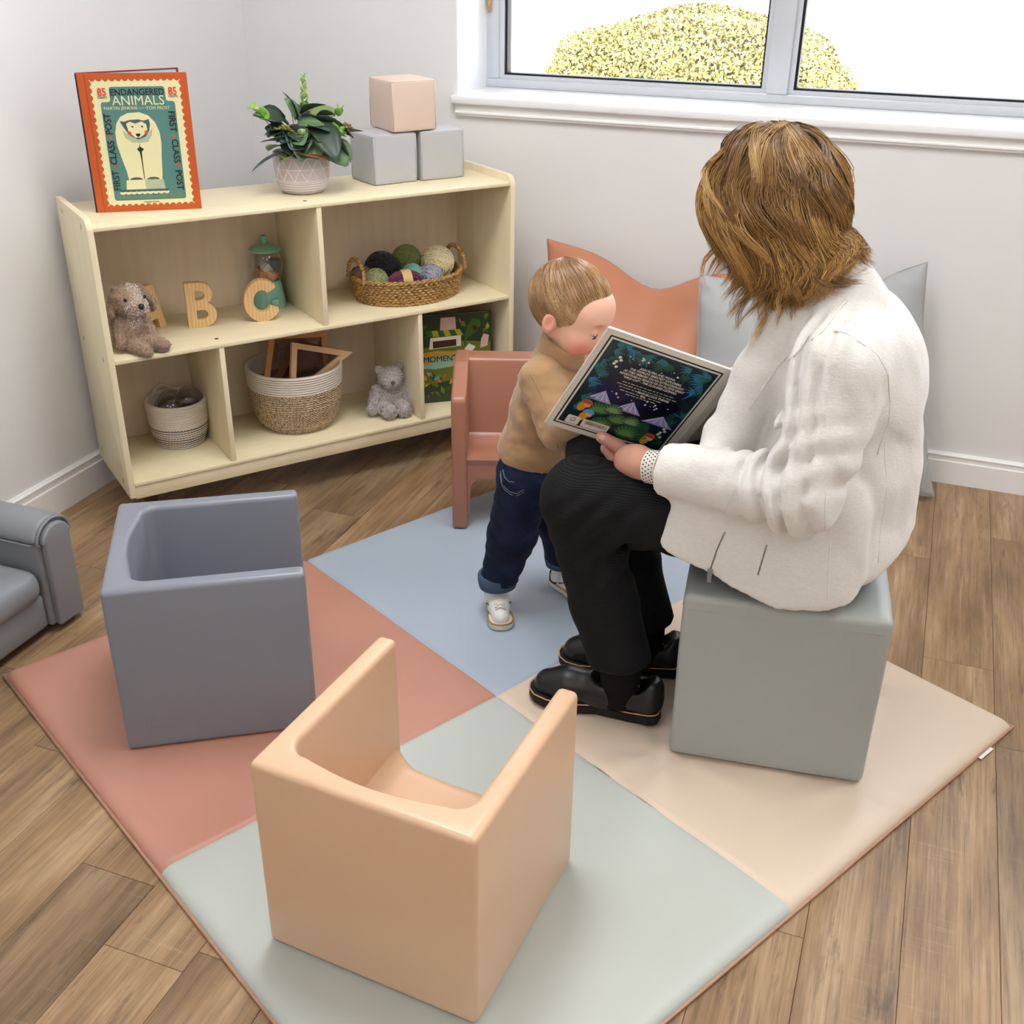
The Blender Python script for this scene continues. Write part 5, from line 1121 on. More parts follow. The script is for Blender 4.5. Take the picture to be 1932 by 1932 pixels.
# sweatshirt
def kid_top(P):
    d = ell(P, (1.462, -1.182, .452), (.088, .102, .075)); d = smin(d, ell(P, (1.482, -1.186, .545), (.078, .100, .090)), .04); d = smin(d, ell(P, (1.500, -1.190, .628), (.066, .100, .062)), .04)
    d = smin(d, cap(P, (1.508, -1.192, .665), (1.532, -1.196, .712), .057, .054), .012); d = smax(d, -cap(P, (1.522, -1.194, .690), (1.550, -1.196, .78), .045, .053), .004)
    for i in (0, 1): d = smin(d, chain(P, [ksh[i], kel[i], kha[i]-(kha[i]-kel[i])*.22], [.047, .040, .031], .015), .022)
    d = smax(d, -(P[..., 2]-.398-.10*(P[..., 0]-1.46)*(-1)), .006)
    return d+.0042*vnoise(np.stack([P[..., 0]-.5*P[..., 2], P[..., 1], 1.6*P[..., 2]+.5*P[..., 0]], -1), 24, 4)+.0020*vnoise(P*np.array([1, 1, 2.0]), 55, 8)
Vt, Ft = sdf(kid_top, (1.34, -1.47, .36), (1.74, -1.02, .73), .0048); Vt = vsmooth(Vt, Ft, 1, .4)
M_TAN = plain('fleece_tan', S(170, 136, 100), .9, .15, .04, 40, .25, 900, .0006, sheen=.3); obj('sweatshirt', np_mesh('sweatshirt', Vt-KO, Ft), M_TAN, kid, True)
cl_ = obj('collar', lathe([(.046, -.022), (.054, -.024), (.0600, -.004), (.0605, .018), (.0585, .026), (.0540, .027), (.0525, .016), (.050, -.004)], 40, ex=1.0, ey=1.0, caps=False, fn=lambda a, k: 1+.02*math.sin(3*a+k*.4)-.10*(k > 2)*(k < 7)*math.exp(-(a if a < math.pi else 2*math.pi-a)**2/.16)), M_TAN, kid, True); cl_.matrix_local = Matrix.Translation(Vector((1.527, -1.198, .699))-Vector(KO)) @ Matrix.Rotation(R(-10), 4, 'Z') @ Matrix.Rotation(R(24), 4, 'Y')
zp = nb(); tube(zp, [np.array((1.575, -1.215, .705))-KO, np.array((1.572, -1.222, .655))-KO, np.array((1.578, -1.228, .60))-KO], .0024, 6); obj('zipper', zp, mcol('zip_tan', 150, 118, 84), kid, True)
tb = nb(); tube(tb, on_surf(kid_top, [(1.501, -1.28, .420), (1.510, -1.28, .428), (1.519, -1.28, .440), (1.528, -1.28, .455), (1.537, -1.28, .468), (1.549, -1.28, .487)], (0, -1, 0), .0003, KO), .0016, 5); obj('pocket_seam', tb, mcol('seam_tan', 164, 130, 94), kid, True)
tb = nb(); tube(tb, on_surf(kid_top, [(1.47+.012*k, -1.29, .690-.010*k-.004*k*k*.3) for k in range(9)], (.1, -1, .1), .0003, KO), .0015, 5); obj('shoulder_seam', tb, mcol('seam_tan', 150, 116, 82), kid, True)
# jeans
def kid_jeans(P):
    d = ell(P, (1.463, -1.181, .395), (.080, .097, .062))
    for i in (0, 1): d = smin(d, chain(P, [khip[i], kkn[i], kan[i]+np.array([0, 0, .012])], [.066, .056, .043], .02), .03)
    d = smax(d, P[..., 2]-.435, .006); d = smax(d, -(P[..., 2]-.105), .004)
    return d+.0028*vnoise(P*np.array([1, 1, 2.2]), 28, 9)
Vj, Fj = sdf(kid_jeans, (1.32, -1.33, .09), (1.60, -1.02, .45), .0045); Vj = vsmooth(Vj, Fj, 1, .4)
def denim():
    m, t, p = base_mat('denim_blue', .75, .2); v = coord(t); n1 = nz(t, v, 14, 3); t.link(t.ramp(n1, [(.35, S(14, 22, 40)), (.6, S(22, 36, 62)), (.85, S(38, 60, 92))]), p.inputs['Base Color']); bump(t, p, nz(t, coord(t, (1, 1, .4)), 900, 2), .3, .0005); return m
M_DENIM = denim(); obj('jeans', np_mesh('jeans', Vj-KO, Fj), M_DENIM, kid, True)
M_CUFF = plain('denim_cuff', S(74, 90, 114), .8, .2, .1, 40, .3, 700, .0005)
for i in (0, 1):
    c = kan[i]-KO; bm = lathe([(.0380, .0), (.0450, .0), (.0470, .015), (.0465, .030), (.0440, .034), (.0380, .034)], 28, fn=lambda a, k: 1+.03*math.sin(3*a+k)); o = obj('jeans_cuff', bm, M_CUFF, kid, True, loc=(c[0], c[1], .062+.008))
pk = nb()
for off_ in (0, .006): tube(pk, on_surf(kid_jeans, [(1.405, -1.27, .412-off_), (1.415, -1.27, .395-off_), (1.428, -1.27, .382-off_), (1.445, -1.27, .376-off_), (1.462, -1.27, .377-off_), (1.476, -1.27, .388-off_)], (-.2, -1, 0), .0004, KO), .0009, 4)
tube(pk, on_surf(kid_jeans, [(1.412, -1.27, .418), (1.424, -1.27, .406), (1.438, -1.27, .400), (1.452, -1.27, .402)], (-.2, -1, 0), .0004, KO), .0012, 4)
obj('pocket_stitching', pk, mcol('thread_grey', 120, 128, 142), kid)
# sneakers
M_WSHOE = mcol('sneaker_white', 232, 230, 228, .4, var=.02); M_SOLEW = mcol('sneaker_sole', 222, 218, 214, .5); M_GUM = mcol('sneaker_tan_stripe', 178, 128, 58, .5)
def outline_foot(L, wt, wh): return [(x*L, y) for x, y in ((0, -wh*.75), (.06, -wh*.95), (.2, -wh), (.45, -wh*.98), (.65, -wt*1.0), (.82, -wt*.98), (.93, -wt*.78), (.985, -wt*.4), (1, 0), (.985, wt*.42), (.93, wt*.8), (.82, wt), (.65, wt*.98), (.45, wh*.9), (.2, wh*.98), (.06, wh*.95), (0, wh*.75), (-.015, 0))]
def sneaker(ank, ang):
    t = thing('shoe', 'x', 'shoe', (ank[0]-.028*math.cos(ang), ank[1]-.028*math.sin(ang), MT), ang); t['label'] = ''; L = .128
    ol = fillet(outline_foot(L, .030, .025), .004, 2)
    bm = prism(ol, .0, .017); bev_e = [e_ for e_ in bm.edges if e_.calc_face_angle(0) > R(50)]; bmesh.ops.bevel(bm, geom=bev_e, offset=.003, segments=2, affect='EDGES'); obj('sole', bm, M_SOLEW, t, 40)
    def up(P):
        d = chain(P, [(.022, 0, .030), (.060, 0, .028), (.100, 0, .020)], [.026, .025, .021], .012); d = smin(d, cap(P, (.024, 0, .035), (.030, 0, .062), .028, .026), .012)
        d = smax(d, -cap(P, (.024, 0, .06), (.026, 0, .10), .020, .022), .004); d = smax(d, P[..., 2]-.066, .004); return smax(d, .010-P[..., 2], .003)
    Vu, Fu = sdf(up, (-.02, -.045, .0), (.14, .045, .085), .0028); obj('upper', np_mesh('upper', Vu, Fu), M_WSHOE, t, True)
    st_ = nb(); tube(st_, [(x*1.005, y*1.02, .0185) for x, y in ol]+[(ol[0][0]*1.005, ol[0][1]*1.02, .0185)], .0022, 5); obj('stripe', st_, M_GUM, t, True)
    sb = nb(); tube(sb, [(.045, .0270*math.cos(a), .033+.0255*math.sin(a)) for a in np.linspace(-.15, math.pi+.15, 15)], .0085, 6, flat=.25); obj('strap', sb, M_WSHOE, t, True)
    for k in range(4):
        for s_ in (-1, 1): obj('lace', tube(nb(), [(.062+k*.009, s_*.013, .0505-k*.0022), (.066+k*.009, 0, .0545-k*.0025), (.071+k*.009, -s_*.013, .0490-k*.0022)], .0016, 5), M_WSHOE, t, True)
    for s_ in (-1, 1):
        sw = [(.012, .052), (.010, .040), (.016, .028), (.028, .025), (.052, .034), (.075, .044), (.050, .030), (.030, .019), (.018, .020), (.010, .030)]
        obj('logo_mark', prism([(x, z) for x, z in sw], s_*.0268-.002, s_*.0268+.002, axis='y'), M_INK, t)
    return t
tag(sneaker(kan[0], R(-62)), "toddler's white sneaker with tan stripe and strap, in full view"); tag(sneaker(kan[1], R(-30)), "toddler's far white sneaker half hidden behind the woman's leg")

# ================================================================== woman
wom = thing('person', 'woman in a white tweed jacket and black trousers seated on the grey cube reading', 'person', (2.08, -1.41, MT)); WO = np.array((2.08, -1.41, MT))
WH = frame((1.968, -1.425, 1.048), (-.72, .06, -.70), (-.68, .02, .73))
def wom_head(P):
    d = ell(P, (-.012, 0, .020), (.097, .074, .100)); d = smin(d, ell(P, (.035, 0, -.045), (.055, .056, .070)), .03); d = smin(d, ell(P, (.060, 0, -.098), (.022, .026, .018)), .02)
    for s_ in (-1, 1): d = smin(d, ell(P, (.048, s_*.036, -.035), (.032, .024, .034)), .02); d = smax(d, -ell(P, (.100, s_*.031, .0), (.014, .018, .012)), .012); d = smin(d, ell(P, (.080, s_*.031, -.002), (.012, .0125, .012)), .004)
    d = smin(d, cap(P, (.090, 0, .004), (.108, 0, -.036), .007, .010), .010); d = smin(d, ell(P, (.104, 0, -.040), (.010, .014, .008)), .006)
    d = smin(d, ell(P, (.092, 0, -.066), (.009, .022, .006)), .006); d = smin(d, ell(P, (.089, 0, -.076), (.009, .019, .007)), .006)
    for s_ in (-1, 1): d = smin(d, ell(P, (-.008, s_*.075, -.012), (.018, .009, .030)), .006)
    return d
Vw, Fw = sdf(wom_head, (-.13, -.10, -.14), (.135, .10, .14), .004); Vw = vsmooth(Vw, Fw, 1, .4)
SK = np.array(S(222, 168, 146)[:3]); Cw = np.tile(SK, (len(Vw), 1))
Cw = mixc(Cw, S(196, 104, 100), np.clip(1.2*gaus(Vw, (.098, 0, -.071), (.012, .022, .010)), 0, .9))
for s_ in (-1, 1): Cw = mixc(Cw, S(216, 140, 122), .5*gaus(Vw, (.075, s_*.045, -.035), (.025, .02, .025))); Cw = mixc(Cw, S(96, 66, 46), .8*gaus(Vw, (.092, s_*.032, .018), (.02, .018, .004)))
Ww = tf(Vw, WH)
# skeleton
wS = [np.array((2.128, -1.575, .868)), np.array((2.110, -1.255, .868))]; wE = [np.array((2.098, -1.648, .662)), np.array((2.055, -1.20, .640))]; wW = [np.array((1.832, -1.574, .630)), np.array((1.985, -1.345, .745))]
wHp = [np.array((2.09, -1.510, .492)), np.array((2.09, -1.330, .492))]; wK = [np.array((1.668, -1.535, .525)), np.array((1.662, -1.352, .535))]; wA = [np.array((1.790, -1.532, .105)), np.array((1.800, -1.360, .105))]
def wom_core(P):
    d = cap(P, (2.10, -1.42, .52), (2.11, -1.42, .86), .11, .10); d = smin(d, cap(P, (2.085, -1.42, .90), (2.005, -1.425, 1.03), .058, .052), .03)
    d = smin(d, cap(P, wS[0], wS[1], .05, .05), .04)
    for i in (0, 1): d = smin(d, chain(P, [wS[i], wE[i], wW[i]], [.042, .036, .025], .015), .02); d = smin(d, chain(P, [wHp[i], wK[i], wA[i]], [.075, .052, .034], .02), .03)
    return d
Vc, Fc = sdf(wom_core, (1.58, -1.72, .08), (2.26, -1.14, 1.10), .0075)
# left hand: palm under the book edge, thumb on the cover, fingers behind the cover
bn = np.array(hy); ex_ = np.array(hx); ez_ = np.array(hz); BLn = np.array(HB['BL'])
def bp(u, v, off): return BLn+ex_*u*HW+ez_*v*HW-bn*off     # off>0 : camera side of the cover
T0 = np.array((1.800, -1.548, .640)); T1 = bp(.72, .02, .030); T2 = bp(.575, .050, .0170); T3 = bp(.430, .082, .0135)
def lhand(P):
    Wr = wW[0]; d = cap(P, Wr+np.array((.05, -.02, .005)), Wr, .0285, .0265, ((0, .6, .6), .86))
    pc = np.array((1.770, -1.518, .606)); d = smin(d, cap(P, Wr, pc, .0275, .035, ((.3, .8, .5), .9)), .012)
    mc = [bp(.640, -.065, .030), bp(.675, -.110, .026), bp(.720, -.145, .022), bp(.775, -.165, .020)]
    for k, m_ in enumerate(mc):
        d = smin(d, cap(P, pc, m_, .025, .0140-.0006*k), .010)
        m2 = bp(.560+.055*k, -.075-.035*k, -.004); m3 = bp(.575+.055*k, .035-.03*k, -.024); m4 = bp(.60+.055*k, .10-.03*k, -.022)
        d = smin(d, chain(P, [m_, m2, m3, m4], [.0138-.0006*k, .0120-.0006*k, .0104-.0006*k, .0086], .003), .003)
    d = smin(d, cap(P, (pc+T0)/2, T1, .026, .0195), .014); d = smin(d, chain(P, [T1, T2, T3], [.0190, .0150, .0120], .004), .006)
    return d
Vl, Fl = sdf(lhand, (1.62, -1.63, .50), (1.92, -1.34, .72), .0030); Vl = vsmooth(Vl, Fl, 1, .4)
Cl = np.tile(SK, (len(Vl), 1)); Cl = mixc(Cl, S(214, 136, 118), .5*np.clip(vnoise(Vl, 45, 3), 0, 1)); Cl = mixc(Cl, S(206, 124, 108), .6*gaus(Vl, T2, (.012, .012, .012)))
# right hand: fingers over the top right corner of the book
TRn = bp(1.03, .96, 0)
def rhand(P):
    Wr = wW[1]; pc = Wr+(TRn-Wr)*.45+np.array((0, .012, 0)); d = cap(P, Wr+np.array((.03, .05, -.04)), Wr, .026, .023); d = smin(d, cap(P, Wr, pc, .023, .028), .012)
    for k in range(4):
        a = pc+ex_*(.012-.010*k)+ez_*(.014-.012*k); b = bp(1.05-.012*k, 1.03-.075*k, -.016); c = bp(1.005-.02*k, 1.012-.085*k, .006 if k < 1 else -.014)
        d = smin(d, chain(P, [a, b, c], [.0105, .0088, .0074], .003), .004)
    return smin(d, chain(P, [pc+ez_*.01, bp(1.0, .80, -.022), bp(.93, .78, -.020)], [.014, .0105, .0085], .004), .006)
Vr, Fr = sdf(rhand, (1.86, -1.50, .64), (2.06, -1.25, .84), .0034)
V_, F_ = join_np([(Ww, Fw), (Vc, Fc), (Vl, Fl), (Vr, Fr)]); me = np_mesh('body', V_-WO, F_); col_attr(me, np.concatenate([Cw, np.tile(SK, (len(Vc), 1)), Cl, np.tile(SK, (len(Vr), 1))])); obj('body', me, M_SKIN, wom, True)
tn = (T3-T2)/np.linalg.norm(T3-T2); bm = nb(); bmesh.ops.create_uvsphere(bm, u_segments=14, v_segments=10, radius=1)
nl = obj('thumb_nail', bm, mcol('nail_pink', 236, 190, 186, .2), wom, True); nrm_ = Vector(-bn*.75+ez_*.55).normalized(); xx = Vector(tn); yy = nrm_.cross(xx).normalized(); zz = xx.cross(yy)
nl.matrix_local = Matrix.Translation(Vector(T3+tn*.0012-WO)+zz*.0088) @ Matrix((xx, yy, zz)).transposed().to_4x4() @ Matrix.Diagonal((.0085, .0068, .0036, 1))
rg = nb(); rc_ = bp(1.035, 1.022, -.004); rgd = Vector(bp(1.005, 1.012, .006)-bp(1.05, 1.03, -.016)).normalized(); o1 = rgd.orthogonal().normalized(); o2 = rgd.cross(o1)
tube(rg, [Vector(rc_-WO)+(o1*math.cos(a)+o2*math.sin(a))*.0092 for a in np.linspace(0, 2*math.pi, 21)], .0018, 6); obj('ring', rg, plain('gold', S(222, 186, 110), .2, .5, metal=1), wom, True)
# watch strap with dark holes
wd = Vector(wW[0]-wE[0]).normalized(); wc = Vector(wW[0])+wd*.004; w1 = Vector((0, 0, 1)); w1 = (w1-wd*w1.dot(wd)).normalized(); w2 = wd.cross(w1); WM = Matrix.Translation(wc-Vector(WO)) @ Matrix((w1, w2, wd)).transposed().to_4x4()
wt_ = obj('watch_strap', lathe([(.0285, -.0135), (.0315, -.0135), (.0318, 0), (.0315, .0135), (.0285, .0135), (.0285, -.0135)], 44, caps=False), mcol('strap_white', 226, 222, 216, .5), wom, 40); wt_.matrix_local = WM
hb_ = nb()
for k in range(26):
    for j, zz_ in enumerate((-.009, -.003, .003, .009)):
        a = 2*math.pi*(k+.5*(j % 2))/26; bmesh.ops.create_icosphere(hb_, subdivisions=1, radius=.0019, matrix=Matrix.Translation((.0312*math.cos(a), .0312*math.sin(a), zz_)))
obj('strap_holes', hb_, M_INK, wt_)['kind'] = 'stuff'
# jacket
def jacket(P):
    d = ell(P, (2.098, -1.418, .500), (.203, .196, .150)); d = smin(d, ell(P, (2.134, -1.418, .625), (.158, .172, .150)), .05); d = smin(d, ell(P, (2.136, -1.416, .775), (.136, .176, .150)), .05)
    d = smin(d, ell(P, (2.122, -1.415, .872), (.103, .198, .088)), .05); d = smin(d, cap(P, (2.100, -1.42, .930), (2.055, -1.422, .985), .080, .074), .03)
    for s_ in (-1, 1): d = smin(d, chain(P, [(2.012, -1.42+s_*.050, .905), (1.985, -1.42+s_*.060, .80), (1.945, -1.42+s_*.085, .68), (1.915, -1.42+s_*.125, .57), (1.890, -1.42+s_*.150, .475)], [.042, .046, .042, .040, .040], .02), .03)
    fy = ((0, 1, 0), .36)
    for p_, q_, r_ in (((1.938, -1.592, .59), (1.918, -1.600, .46), .060), ((2.04, -1.590, .58), (2.04, -1.600, .43), .095), ((2.13, -1.580, .58), (2.13, -1.590, .44), .09)): d = smin(d, cap(P, p_, q_, r_, r_, fy), .03)
    for i in (0, 1):
        e_ = wW[i]+(wE[i]-wW[i])*.05; d = smin(d, chain(P, [wS[i]+np.array((0, 0, -.005)), wE[i], e_], [.080, .068, .045], .02), .028)
    d = smax(d, -cap(P, (2.045, -1.422, .965), (1.995, -1.424, 1.08), .052, .070), .006)                       # neck opening
    d = smax(d, -cap(P, (1.865, -1.42, .70), (1.80, -1.42, .40), .060, .110), .012)                           # open front
    hem = .414+.31*np.maximum(0, 2.08-P[..., 0])+3.1*np.maximum(0, P[..., 0]-2.11)**2
    for i in (0, 1):                                                                                          # straight cuffs
        ax_ = (wE[i]-wW[i])/np.linalg.norm(wE[i]-wW[i]); nearw = np.linalg.norm(P-wW[i], axis=-1); d = smax(d, np.where(nearw < .11, (.020 if i == 0 else .05)-(P-wW[i])@ax_, -1.0), .004)
    d = smax(d, hem-P[..., 2], .006)
    # folds: rings round the sleeve near the elbow, soft drape elsewhere
    sl = chain(P, [wS[0], wE[0], wW[0]], [.07, .06, .04], .02); k = np.exp(-np.maximum(0, sl)*60)
    t_ = (P-wE[0])@((wW[0]-wE[0])/np.linalg.norm(wW[0]-wE[0])); a_ = np.exp(-((t_-.02)/.09)**2)
    t2_ = (P-wS[0])@((wE[0]-wS[0])/np.linalg.norm(wE[0]-wS[0])); d = d+.006*k*np.exp(-((t2_-.16)/.07)**2)*np.sin((t2_+.5*(P[..., 0]-2.1))*2*math.pi/.052+2*vnoise(P, 11, 4))+.015*k*a_*np.sin(t_*2*math.pi/.040+2.2*vnoise(P, 14, 3))+.0055*vnoise(P*np.array([1, 1, .55]), 12, 6)+.0032*vnoise(np.stack([P[..., 0]+.8*P[..., 2], P[..., 1], .3*P[..., 2]], -1), 34, 9)
    return d
Vq, Fq = sdf(jacket, (1.74, -1.76, .37), (2.36, -1.07, 1.06), .0055); Vq = vsmooth(Vq, Fq, 1, .4)
def tweed():
    m, t, p = base_mat('white_boucle_tweed', .9, .15, .25); v = coord(t, (1, 1, 3.2)); n1 = nz(t, v, 110, 4, .7); n2 = nz(t, coord(t, (2.2, 2.2, 1)), 260, 2)
    t.link(t.mix(n1, S(216, 212, 206), S(242, 240, 238)), p.inputs['Base Color']); bump(t, p, t.math('ADD', n1, t.math('MULTIPLY', n2, .5)), .55, .0022); return m
M_TWEED = tweed(); jk = obj('jacket', np_mesh('jacket', Vq-WO, Fq), M_TWEED, wom, True)
# seams, zips, lapel edge (lying on the jacket surface)
def on_jacket(pts, push=-.0004, axis=(0, -1, 0), fn=None, off=None):
    """slide points along axis onto the jacket surface"""
    out = []
    for p in pts:
        p = np.array(p, float); a = np.array(axis, float); ts = np.linspace(-.16, .16, 321); Q = p[None]-a[None]*ts[:, None]; f_ = (fn or jacket)(Q); i = np.argmax(f_ < 0) if (f_ < 0).any() else 0
        out.append(Q[i]+a*push-(WO if off is None else off))
    return out
def seam(name, pts, r_, m, axis=(0, -1, 0)): return obj(name, tube(nb(), on_jacket(pts, axis=axis), r_, 5), m, jk, True)
M_ZIP = plain('zip_silver', S(150, 150, 148), .3, .5, metal=.8)
def dense(pts, n=14):
    P_ = np.array(pts, float); t0 = np.linspace(0, 1, len(P_)); return [tuple(np.array([np.interp(t_, t0, P_[:, j]) for j in range(3)])) for t_ in np.linspace(0, 1, n)]
seam('side_seam', dense([(2.14, -1.6, .702), (2.148, -1.6, .639), (2.155, -1.6, .578), (2.163, -1.6, .515), (2.169, -1.6, .447)], 22), .0018, M_TWEED)
seam('back_seam', dense([(2.217, -1.55, .75), (2.233, -1.55, .673), (2.243, -1.55, .591), (2.240, -1.55, .505)], 20), .0017, M_TWEED, (.55, -.83, 0))
seam('armhole_seam', dense([(2.095, -1.56, .923), (2.114, -1.56, .919), (2.164, -1.56, .892), (2.196, -1.56, .854), (2.215, -1.56, .812), (2.219, -1.56, .774), (2.210, -1.56, .714)], 24), .0018, M_TWEED, (.30, -.90, .3))
seam('lapel_edge', dense([(2.117, -1.5, .962), (2.072, -1.5, .914), (2.042, -1.5, .872), (2.011, -1.5, .819), (1.981, -1.5, .754)], 20), .0026, M_TWEED)
zp_ = dense([(1.975, -1.62, .546), (1.964, -1.62, .505), (1.957, -1.62, .466)], 12); seam('front_zip', zp_, .0022, M_ZIP); seam('pocket_zip', dense([(2.052, -1.61, .540), (2.044, -1.61, .478)], 10), .0020, M_ZIP)
pz_ = on_jacket([zp_[-1]], .004)[0]; obj('zip_pull', rbox(pz_+np.array((-.0045, -.004, -.026)), pz_+np.array((.0045, .0, .002)), .001), M_ZIP, jk)
ax0 = (wW[0]-wE[0])/np.linalg.norm(wW[0]-wE[0]); cfp = wE[0]+(wW[0]-wE[0])*.42; seam('sleeve_seam', [tuple(cfp+np.array((.012*math.sin(a), 0, .052*math.sin(a)))) for a in np.linspace(-1.3, 1.1, 16)], .0016, M_TWEED)
# black top under the jacket
def shirt(P): return smin(cap(P, (2.02, -1.42, .50), (2.07, -1.42, .74), .105, .085), ell(P, (2.02, -1.42, .48), (.13, .14, .08)), .04)
Vs, Fs = sdf(shirt, (1.83, -1.60, .39), (2.20, -1.24, 1.02), .010); M_BLK = plain('black_knit', S(22, 22, 24), .85, .2, .1, 60, .3, 500, .0006); obj('black_top', np_mesh('top', Vs-WO, Fs), M_BLK, wom, True)
# trousers
def trousers(P):
    d = ell(P, (2.085, -1.42, .468), (.185, .182, .085))
    for i in (0, 1):
        d = smin(d, chain(P, [wHp[i]+np.array((0, .012 if i == 0 else -.012, 0)), wK[i]+np.array((.02, 0, 0))], [.084, .076], .02), .03); d = smin(d, chain(P, [wK[i]+np.array((.004, 0, -.006)), wK[i]*.45+wA[i]*.55, wA[i]+np.array((-.005, 0, .025))], [.073, .068, .066], .02), .035)
    d = smax(d, -(P[..., 2]-.400)*((P[..., 0] > 1.915)*1.0)-((P[..., 0] <= 1.915)*1.0), .004); d = smax(d, -(P[..., 2]-.158-.10*(P[..., 0]-1.76)), .004)
    kk = np.exp(-(((P[..., 0]-1.74)/.10)**2+((P[..., 2]-.46)/.10)**2))
    return d+.008*kk*np.sin((P[..., 0]*.75-P[..., 2]*.65)*2*math.pi/.045+2*vnoise(P, 12, 2))+.0035*vnoise(P*np.array([1, 1, .5]), 16, 12)
Vp, Fp = sdf(trousers, (1.55, -1.66, .09), (2.30, -1.20, .64), .0062); Vp = vsmooth(Vp, Fp, 1, .4)
def rib():
    m, t, p = base_mat('black_rib_trousers', .85, .2); w = t.add('ShaderNodeTexWave', bands_direction='Z'); w.inputs['Scale'].default_value = 75; w.inputs['Distortion'].default_value = 1.5; t.link(coord(t), w.inputs['Vector'])
    t.link(t.mix(w.outputs['Fac'], S(15, 15, 17), S(31, 32, 34)), p.inputs['Base Color']); bump(t, p, w.outputs['Fac'], .35, .001); return m
obj('trousers', np_mesh('trousers', Vp-WO, Fp), rib(), wom, True)
# loafers
M_LEATH = plain('black_leather', S(20, 20, 22), .38, .5, .1, 40, .15, 500, .0004); M_RUB = plain('black_rubber', S(24, 24, 25), .6, .3); M_WELT = mcol('tan_welt', 196, 152, 108, .6); M_SOCK = plain('black_sock', S(16, 14, 16), .8, .2)
def loafer(heel, toe, lab):
    h_ = Vector((*heel, MT)); d_ = Vector((*toe, MT))-h_; ang = math.atan2(d_.y, d_.x); L = d_.length; t = thing('shoe', lab, 'shoe', h_, ang, 'black loafers')
    ol = fillet(outline_foot(L, .049, .036), .008, 2); bm = prism(ol, 0, .026); be = [e_ for e_ in bm.edges if e_.calc_face_angle(0) > R(50)]; bmesh.ops.bevel(bm, geom=be, offset=.004, segments=2, affect='EDGES')
    for v in bm.verts: v.co.z += .010*max(0, .25-v.co.x/L)*(v.co.z > .01)+.006*max(0, v.co.x/L-.8)*5*(.2 if v.co.z > .01 else 1)
    obj('sole', bm, M_RUB, t, 40)
    wl = nb(); tube(wl, [(x*.998, y*1.0, .0265+.010*max(0, .25-x/L)+.006*max(0, x/L-.8)) for x, y in ol]+[(ol[0][0]*.998, ol[0][1], .0265+.0025)], .0017, 5); obj('welt', wl, M_WELT, t, True)
    def up(P):
        d = chain(P, [(.035, 0, .050), (.12, 0, .046), (L*.70, 0, .040), (L-.045, 0, .034)], [.036, .040, .040, .034], .02); d = smin(d, cap(P, (.028, 0, .04), (.022, 0, .078), .032, .028), .02)
        d = smax(d, -cap(P, (.055, 0, .095), (.115, 0, .098), .035, .036), .006); d = smax(d, P[..., 2]-.098, .004); return smax(d, .024-P[..., 2], .003)
    Vu, Fu = sdf(up, (-.03, -.06, .015), (L+.02, .06, .12), .004); obj('upper', np_mesh('upper', Vu, Fu), M_LEATH, t, True)
    vb = nb(); tube(vb, [(L*.58, -.040, .045), (L*.56, -.028, .066), (L*.55, 0, .080), (L*.56, .028, .066), (L*.58, .040, .045)], .0018, 5); obj('vamp_seam', vb, M_LEATH, t, True); return t
loafer((1.868, -1.524), (1.582, -1.536), "woman's near black loafer with tan welt behind the peach chair arm"); loafer((1.872, -1.338), (1.603, -1.402), "woman's far black loafer with tan welt beside the grey cube")
for i in (0, 1): sk = nb(); tube(sk, [wA[i]+np.array(v)-WO for v in ((-.012, 0, -.048), (-.008, 0, -.01), (-.010, 0, .03), (-.018, 0, .07), (-.032, 0, .13))], [.040, .042, .043, .046, .050], 20); obj('sock', sk, M_SOCK, wom, True)
# hair: base volume and wavy locks
HC = np.array((1.967, -1.428, 1.088)); HR = np.array((.114, .110, .130)); CRN = np.array((1.985, -1.435, 1.214))
def hair_base(P):
    d = ell(P, HC+np.array((.006, 0, 0)), HR*np.array((.90, .90, .93))); d = smin(d, ell(P, HC+np.array((.040, 0, -.055)), (.066, .085, .070)), .03); d = smin(d, ell(P, HC+np.array((.012, -.058, -.078)), (.058, .036, .060)), .03); d = smin(d, ell(P, HC+np.array((.050, -.02, -.075)), (.050, .060, .060)), .03)
    d = smax(d, -ell(P, tuple(WH @ Vector((.105, .01, -.055))), (.085, .075, .10)), .02); return d+.004*vnoise(P*np.array([1.6, 1.6, .5]), 30, 3)
Vb_, Fb_ = sdf(hair_base, HC-.17, HC+.18, .0058); Vb_ = vsmooth(Vb_, Fb_, 2); obj('hair', np_mesh('hair', Vb_-WO, Fb_), mcol('hair_brown_base', 88, 60, 34, .5, var=.3, ns=40), wom, True)
r0 = np.random.default_rng(12); NCL, PER, L_ = 230, 42, 18; PP, AT, HRD = [], [], []
tt = np.linspace(0, 1, L_); face_az = math.atan2(.06, -.72)
